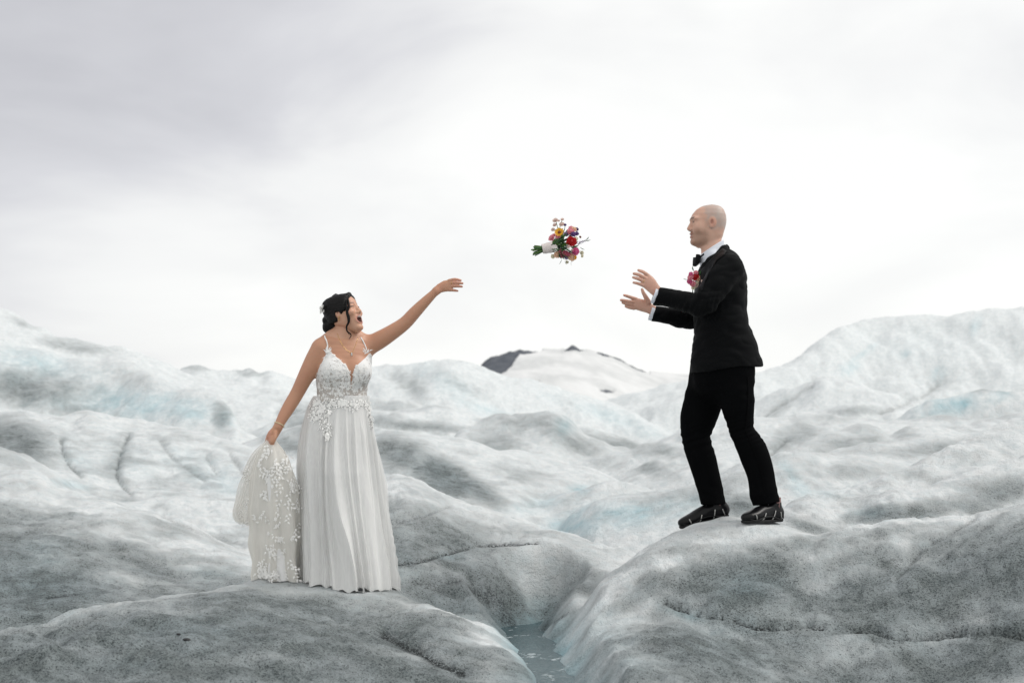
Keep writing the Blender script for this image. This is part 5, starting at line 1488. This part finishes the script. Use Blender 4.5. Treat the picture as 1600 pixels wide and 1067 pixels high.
    # straps
    for pts in ([(511.5, 549), (512, 541), (510.5, 533), (508, 527.5), (507.5, 524.8)], [(574, 550), (571, 541), (567, 532.5), (563.5, 527)]):
        q = onskin(pts, .003)
        V, F = tube_mesh(q, .0036, 8)
        link('strap', mesh_np('strap', V, F), lace_m, dress)
    # train, gathered up in the lowered hand
    train_m = tulle('ivory_train_tulle', (.93, .905, .85), .66)
    flap_m = tulle('sheer_train_tulle', (.93, .91, .87), .36)
    def train(name, ed, y0, y1, depth, mat, NFt, seed, hemground, out=0.0):
        e = dens(ed, 8); r_ = np.random.default_rng(seed)
        th = np.linspace(0, 2 * np.pi, 260, endpoint=False); n_ = 120
        tt = np.linspace(0, 1, n_)
        fth = r_.uniform(0, 2 * np.pi, NFt); fam = r_.uniform(.4, 1, NFt); fwd = r_.uniform(.10, .26, NFt); dr = r_.uniform(-.5, .5, NFt)
        rows_ = []
        v0, v1 = ed[0][0], ed[-1][0]
        for s in tt:
            v = v0 + s * (v1 - v0)
            lf, rt = np.interp(v, e[:, 0], e[:, 1]), np.interp(v, e[:, 0], e[:, 2])
            cu, ru = (lf + rt) / 2, (rt - lf) / 2
            fold = np.zeros_like(th)
            for i in range(NFt):
                dth = (th - fth[i] - dr[i] * s + np.pi) % (2 * np.pi) - np.pi
                fold += fam[i] * np.exp(-(dth / fwd[i]) ** 2)
            fold -= fold.mean()
            rx = ru * ps; ry = rx * depth
            amp = (.10 + .22 * s) * min(rx, .12)
            c = bp(cu, v, y0 + (y1 - y0) * s)
            irr = 1 + (.05 + .10 * s) * perlin(th * 1.3, np.full_like(th, s * 5.0), np.full_like(th, seed * 2.1)) * 2 + .05 * s * perlin(th * 4, np.full_like(th, s * 9.0), np.full_like(th, seed * 2.9))
            wv = .010 * s * perlin(th * 2.2, np.full_like(th, s * 4.0), np.full_like(th, seed * 3.3))
            rows_.append(np.stack([c[0] + (rx * irr + amp * fold * .6 + out) * np.cos(th), c[1] + (ry * irr + amp * fold + wv + out) * np.sin(th), np.full_like(th, c[2]) + .045 * s * perlin(th * 1.5, np.full_like(th, s * 3), np.full_like(th, seed * 1.7))], 1))
        G = np.array(rows_)
        if hemground:
            gz = np.vectorize(ground_z)(G[-1, :, 0], G[-1, :, 1]); top = G[0, :, 2]
            k = ((gz + .006 - top) / (G[-1, :, 2] - top)); w = smooth01((tt - .5) / .5)[:, None]
            G[:, :, 2] = top + (G[:, :, 2] - top) * (1 - w + w * k[None, :])
        V = G.reshape(-1, 3)
        link(name, mesh_np(name, V, grid_faces(n_, 260, True)), mat, dress)
        return G
    main = [(683, 419.5, 430), (690, 415, 432.5), (702, 407, 441), (718, 400, 449.5), (735, 396, 455), (750, 393.5, 459), (785, 392.5, 463.5), (820, 394, 467), (860, 395.5, 470), (903, 398, 474)]
    TG = train('train', main, -.115, -.06, .75, train_m, 15, 4, True)
    train('train', [(v, a + 5, b - 5) for v, a, b in main], -.113, -.055, .62, gown_m, 11, 9, True)
    flap = [(684, 419, 427), (692, 411, 428), (705, 398, 428), (718, 389.5, 427), (735, 382, 425), (750, 377.5, 423), (770, 371.5, 419), (790, 366, 414), (803, 363, 410), (812, 367, 405), (818, 376, 399)]
    FG = train('train', flap, -.10, -.02, .5, flap_m, 8, 6, False)
    train('train', [(v, a + 4, b - 3) for v, a, b in flap], -.10, -.02, .3, flap_m, 6, 8, False)
    # ---- lace appliqué: sprays of small leaves and petals
    leaves = []
    lr = np.random.default_rng(21)
    def leaf(c, d, n, L_, W_):
        d = nrm(d - n * (d @ n)); s = np.cross(n, d)
        V = np.array([c, c + d * L_ * .35 + s * W_ + n * .0004, c + d * L_ * .4 + n * .0018, c + d * L_ * .35 - s * W_ + n * .0004, c + d * L_ + n * .001])
        leaves.append((V, np.array([[0, 1, 2, 2], [0, 2, 3, 3], [1, 4, 2, 2], [2, 4, 3, 3]])))
    def spray(c, n, d, count=6, L_=.014, W_=.0045, spread=.02):
        n = nrm(n); d = nrm(d)
        s = np.cross(n, d)
        for i in range(count):
            t_ = i / max(1, count - 1)
            o = c + d * spread * (t_ - .5) * 2 + s * lr.normal() * spread * .18 + n * .0012
            sg = -1 if i % 2 else 1
            leaf(o, d * .7 + s * sg * lr.uniform(.5, 1.0), n, L_ * lr.uniform(.7, 1.2), W_ * lr.uniform(.8, 1.2))
    def blossom(c, n, r):
        n = nrm(n); a, b, n = frame(n); ph = lr.uniform(0, 6)
        for i in range(6):
            th = ph + i * np.pi / 3
            leaf(c + n * .0012, a * math.cos(th) + b * math.sin(th), n, r, r * .34)
    def near_on(G, u0, v0):
        uu, vv = UV(G[..., 0], G[..., 1], G[..., 2])
        k = np.argmin((uu - u0) ** 2 + (vv - v0) ** 2 + ((G[..., 1] > G[..., 1].mean(1, keepdims=True)) * 1e4))
        i, j = np.unravel_index(k, uu.shape)
        i = min(max(i, 1), G.shape[0] - 2); jm, jp = (j - 1) % G.shape[1], (j + 1) % G.shape[1]
        n = np.cross(G[i, jp] - G[i, jm], G[i + 1, j] - G[i - 1, j])
        n = nrm(n); n = n if n[1] < 0 else -n
        return G[i, j], n
    G2s = np.stack(G2, -1)
    # on the bodice: along the neckline and over the cups, thinner below
    for i in range(330):
        if i < 90:
            e0 = dens([(496, 576), (503, 564), (510.5, 547), (520, 553), (536, 567), (546, 588)] if i % 2 else [(549.5, 590), (556, 571), (566, 560), (574, 548), (580, 565)], 8)
            q0 = e0[lr.integers(len(e0))] + lr.normal(size=2) * 1.6; 
        else:
            q0 = (lr.uniform(491, 579), 624 - 52 * lr.random() ** .8)
        if poly2d(np.array([q0[0]]), np.array([q0[1]]), neck)[0] > 1.5: continue
        q = Bo.hit(q0[0], q0[1], 6.7, 7.2, .002)
        if q is None: continue
        n = nrm(np.array([Bo.at(q + [.004, 0, 0]) - Bo.at(q - [.004, 0, 0]), Bo.at(q + [0, .004, 0]) - Bo.at(q - [0, .004, 0]), Bo.at(q + [0, 0, .004]) - Bo.at(q - [0, 0, .004])]))
        if lr.random() < .45: blossom(q, n, .010)
        else: spray(q, n, nrm(np.append(lr.normal(size=2), lr.normal())), 5, .011, .0036, .010)
    # spiky leaves at the strap roots
    for u0, v0 in ((512, 548), (574, 549)):
        for k in range(9):
            q = B.hit(u0 + lr.uniform(-5, 5), v0 + lr.uniform(-1, 5), 6.7, 7.2, .002)
            if q is not None: leaf(q + [0, -.006, 0], np.array([lr.uniform(-1, 1), -.1, lr.uniform(.2, 1)]), np.array([0, -1., 0]), .024, .004)
    # waist and hip sprays
    pts = [(lr.uniform(487, 580), 626 + abs(lr.normal()) * 4) for _ in range(40)] + [(505 + (v - 630) * .08 + lr.normal() * 5, v) for v in lr.uniform(632, 684, 40)] + [(494 + lr.normal() * 6, v) for v in lr.uniform(628, 660, 22)] + [(577 + (v - 630) * .1 + lr.normal() * 2.5, v) for v in lr.uniform(630, 668, 28)] + [(552 + lr.normal() * 12, 628 + abs(lr.normal()) * 5) for _ in range(14)]
    for q0 in pts:
        q, n = near_on(G2s, *q0)
        if lr.random() < .3: blossom(q + n * .001, n, .014)
        else: spray(q + n * .001, n, np.array([lr.normal() * .5, 0, -1]), 4, .018, .0055, .014)
    # train and its scalloped hem
    pts = [(lr.uniform(396, 466), lr.uniform(700, 895)) for _ in range(34)] + [(430 + lr.normal() * 6, lr.uniform(838, 868)) for _ in range(10)] + [(lr.uniform(398, 470), lr.uniform(880, 902)) for _ in range(34)] + [(lr.uniform(400, 455), lr.uniform(703, 750)) for _ in range(26)] + [(lr.uniform(448, 468), lr.uniform(740, 800)) for _ in range(14)]
    for q0 in pts:
        q, n = near_on(TG, *q0)
        if lr.random() < .12: blossom(q + n * .001, n, .015)
        else: spray(q + n * .003, n, np.array([lr.normal(), 0, -1 + lr.normal() * .6]), 5, .022, .006, .022)
    for _ in range(20):
        q, n = near_on(FG, lr.uniform(370, 412), lr.uniform(712, 815))
        spray(q + n * .003, n, np.array([lr.normal(), 0, -1]), 4, .020, .005, .018)
    V, F = join(leaves)
    V = V.astype(np.float32)
    F3 = F[:, :3]
    me = mesh_np('lace_applique', V, F3, False)
    link('lace_applique', me, lace_m, dress, kind='stuff')
    # toe of a dark shoe showing under the hem
    q = bp(566, 922, -.20); q[2] = ground_z(q[0], q[1])
    Ts = SDF(q - .12, q + .12, .003)
    Ts.tube([q + [-.02, .06, .018], q + [-.004, .0, .014], q + [.0, -.035, .010]], [.028, .026, .016], [.014, .012, .008], side=(1, 0, 0), k=.01)
    Ts.plane(q + [0, 0, .004], (0, 0, -1), .002)
    V, F = Ts.mesh(); link('shoe', mesh_np('shoe', relax(V, F, 1), F), plain_material('dark_boot_leather', (.02, .022, .026), .45), root)
# ------------------------------------------------------------------ the bouquet in mid-air
QD = 7.1
qp = lambda u, v, y=0.0: P(u, v, QD + y)
def bouquet():
    ps = .00355
    root = empty('bouquet', qp(850, 388, 0), label='bright mixed flower bouquet with ribbon-wrapped stems flying through the air', category='bouquet')
    X5 = lambda x, y: (810 + x / 9.7, 320 + y / 9.7)
    rn = random.Random(3)
    # stems, fanning slightly at their cut ends
    for i in range(22):
        a = rn.uniform(0, 2 * math.pi); r = math.sqrt(rn.random())
        u0, v0 = X5(225 + rn.uniform(-35, 35), 700 + 85 * r * math.sin(a)); y0 = .036 * r * math.cos(a)
        u1, v1 = X5(440, 655 + 40 * r * math.sin(a)); u2, v2 = X5(640 + rn.uniform(-40, 60), 590 + 130 * r * math.sin(a) * 1.4)
        V, F = tube_mesh([qp(u0, v0, y0), qp(u1, v1, y0 * .7), qp(u2, v2, y0 * 2.0)], [.0034, .0032, .0028], 6, 4)
        link('stem', mesh_np('stem', V, F), petal_material('stem' if i % 3 else 'green'), root)
    # ribbon wrap with a loose tail
    c0, c1 = qp(*X5(365, 672)), qp(*X5(525, 640)); ax = nrm(c1 - c0); s1 = nrm(np.cross(ax, [0, 1., 0])); s2 = np.cross(ax, s1)
    th = np.linspace(0, 2 * np.pi, 40, endpoint=False); V = []
    for k, t in enumerate(np.linspace(-.02, 1.02, 26)):
        rr = (.0275 + .004 * t) * (1 + .02 * math.sin(k * 2.0)); rr *= .9 if k in (0, 25) else 1
        V += [c0 + (c1 - c0) * t + rr * (math.cos(q) * s1 + math.sin(q) * s2) * (1 + .03 * math.sin(q * 3 + k * .6)) for q in th]
    rib = cloth_material('blush_silk_ribbon', (.66, .58, .55), (.78, .71, .68), .5, 300, .1)
    w = link('ribbon_wrap', mesh_np('ribbon_wrap', np.array(V), grid_faces(26, 40, True)), rib, root)
    tail = [qp(*X5(520, 640), -.03), qp(*X5(555, 630), -.038), qp(*X5(590, 645), -.036)]
    V = []
    for k, p in enumerate(dens(tail, 6)):
        wd_ = .010 + .002 * math.sin(k); V += [p + [0, 0, wd_], p, p - [0, 0, wd_]]
    link('ribbon_tail', mesh_np('ribbon_tail', np.array(V), grid_faces(len(V) // 3, 3)), rib, w)
    cen = qp(*X5(720, 590))
    def put(kind, x, y, r, col, dy, nout=None):
        c = qp(*X5(x, y), dy); n = nrm(nrm(c - cen) * .55 + np.array([.0, -.85, .05])) if nout is None else nrm(nout)
        flower(kind, c, n, r * ps / 9.7 * 1.3, col, root)
    # greenery inside
    for i in range(95):
        a = rn.uniform(-1.2, 1.2); L_ = rn.uniform(20, 230)
        x, y = 540 + L_ * math.cos(a) * 1.25, 625 + L_ * math.sin(a) * .95
        d = nrm([math.cos(a), rn.uniform(-.9, .9), -math.sin(a)])
        flower('leaf', qp(*X5(x, y), rn.uniform(-.055, .055)), d, rn.uniform(30, 50) * ps / 9.7, rn.choice(['leaf', 'green', 'leaf', 'stem']), root)
    for x, y, d, r in [(660, 815, (-.35, -.2, -1), 36), (700, 850, (.35, -.2, -.9), 24), (930, 640, (.8, -.2, -.6), 30), (1010, 545, (1, -.1, .05), 30), (1020, 535, (.75, -.1, .6), 24), (800, 860, (-.1, -.2, -1), 22), (1000, 540, (1, -.2, -.1), 26), (690, 400, (.3, -.1, 1), 14), (640, 560, (.9, -.4, .3), 55), (600, 520, (.9, -.4, .5), 50), (640, 640, (.9, -.5, -.2), 55), (580, 690, (.9, -.5, -.3), 45)]:
        flower('leaf', qp(*X5(x, y), -.01), d, r * ps / 9.7, 'leaf', root)
    for x, y, r, col, kind, dy in [(800, 560, 62, 'red', 'ran', -.055), (622, 420, 55, 'yellow', 'daisy', -.035), (790, 410, 48, 'pink', 'ran', -.03), (840, 375, 36, 'peach', 'ran', -.01), (865, 705, 46, 'hotpink', 'ran', -.045), (810, 790, 48, 'peach', 'ran', -.03), (710, 735, 36, 'rose', 'ran', -.045), (590, 755, 42, 'peach', 'ran', -.02), (525, 780, 28, 'cream', 'ran', 0), (600, 480, 34, 'pink', 'ran', -.035), (505, 505, 40, 'pink', 'ran', -.005), (535, 470, 28, 'pink', 'ran', .01), (760, 635, 20, 'blush', 'ran', -.065), (870, 520, 28, 'cream', 'ran', -.04), (960, 730, 26, 'cream', 'ran', 0), (965, 780, 18, 'cream', 'ran', 0), (730, 790, 30, 'lilac', 'ran', -.02), (660, 770, 30, 'rose', 'ran', -.03), (760, 750, 32, 'rose', 'ran', -.04), (740, 870, 20, 'cream', 'ran', 0), (800, 360, 34, 'pink', 'ran', 0), (850, 800, 26, 'yellow', 'ran', -.03),
                               (725, 450, 34, 'lilac', 'ran', -.02), (830, 450, 34, 'purple', 'ran', -.04), (885, 440, 26, 'purple', 'ran', -.02), (885, 370, 22, 'purple', 'ran', 0), (705, 308, 20, 'purple', 'ran', 0), (935, 490, 16, 'brown', 'ran', 0), (820, 690, 20, 'blush', 'ran', -.05), (640, 700, 24, 'rose', 'ran', -.04), (560, 240, 34, 'blush', 'ran', .005), (665, 225, 22, 'blush', 'ran', 0), (655, 300, 32, 'blush', 'ran', 0), (550, 310, 26, 'blush', 'ran', 0), (525, 380, 26, 'blush', 'ran', 0), (610, 245, 16, 'blush', 'ran', 0)]:
        put(kind, x, y, r, col, dy)
    put('spike', 885, 590, 40, 'lilac', 0, (.95, -.1, .3)); put('spike', 860, 470, 34, 'purple', 0, (.4, -.2, .9)); put('spike', 730, 800, 22, 'cream', 0, (-.1, -.1, -1)); put('spike', 930, 700, 24, 'cream', .01, (.6, 0, -.7)); put('spike', 810, 800, 20, 'leaf', 0, (0, 0, -1))
    for pts in ([(680, 430), (700, 370), (708, 315)], [(600, 430), (590, 330), (565, 240)], [(610, 430), (640, 300), (665, 230)], [(600, 420), (560, 380), (525, 370)], [(900, 600), (960, 560), (1030, 540)], [(880, 420), (890, 380)]):
        V, F = tube_mesh([qp(*X5(*q)) for q in pts], .0018, 6, 4)
        link('stem', mesh_np('stem', V, F), petal_material('stem'), root)
# ------------------------------------------------------------------ stones on the ice
def stones():
    m = plain_material('dark_slate', (.03, .03, .032), .7)
    for u, v, sx, sy, sz, lab in [(292, 1000, .018, .010, .007, 'small flat dark stone lying on the dirty ice below the gown'), (279, 991, .010, .006, .004, 'tiny dark chip beside the flat stone on the ice')]:
        a, e = AE(u, v)
        ds = np.linspace(4, 9, 2000); gz = np.array([ground_z(a * d, d) for d in ds]); k = np.argmax(gz > CAMZ + e * ds); d = ds[k]
        c = np.array([a * d, d, gz[k] + sz * .3])
        th = np.linspace(0, np.pi, 7); ph = np.linspace(0, 2 * np.pi, 10, endpoint=False)
        T_, Q_ = np.meshgrid(th, ph, indexing='ij')
        k_ = 1 + .35 * perlin(np.cos(Q_) * 1.7 + u, np.sin(Q_) * 1.7, T_ * 1.3)
        V = np.stack([sx * np.sin(T_) * np.cos(Q_) * k_, sy * np.sin(T_) * np.sin(Q_) * k_, sz * np.cos(T_) * k_], -1).reshape(-1, 3) 
        o = link('stone', mesh_np('stone', V, grid_faces(7, 10, True), False), m, None, label=lab, category='stone')
        o.location = [float(q) for q in c]; o.rotation_euler = (.1, .15, .5)
stones()
groom()
bride()
bouquet()
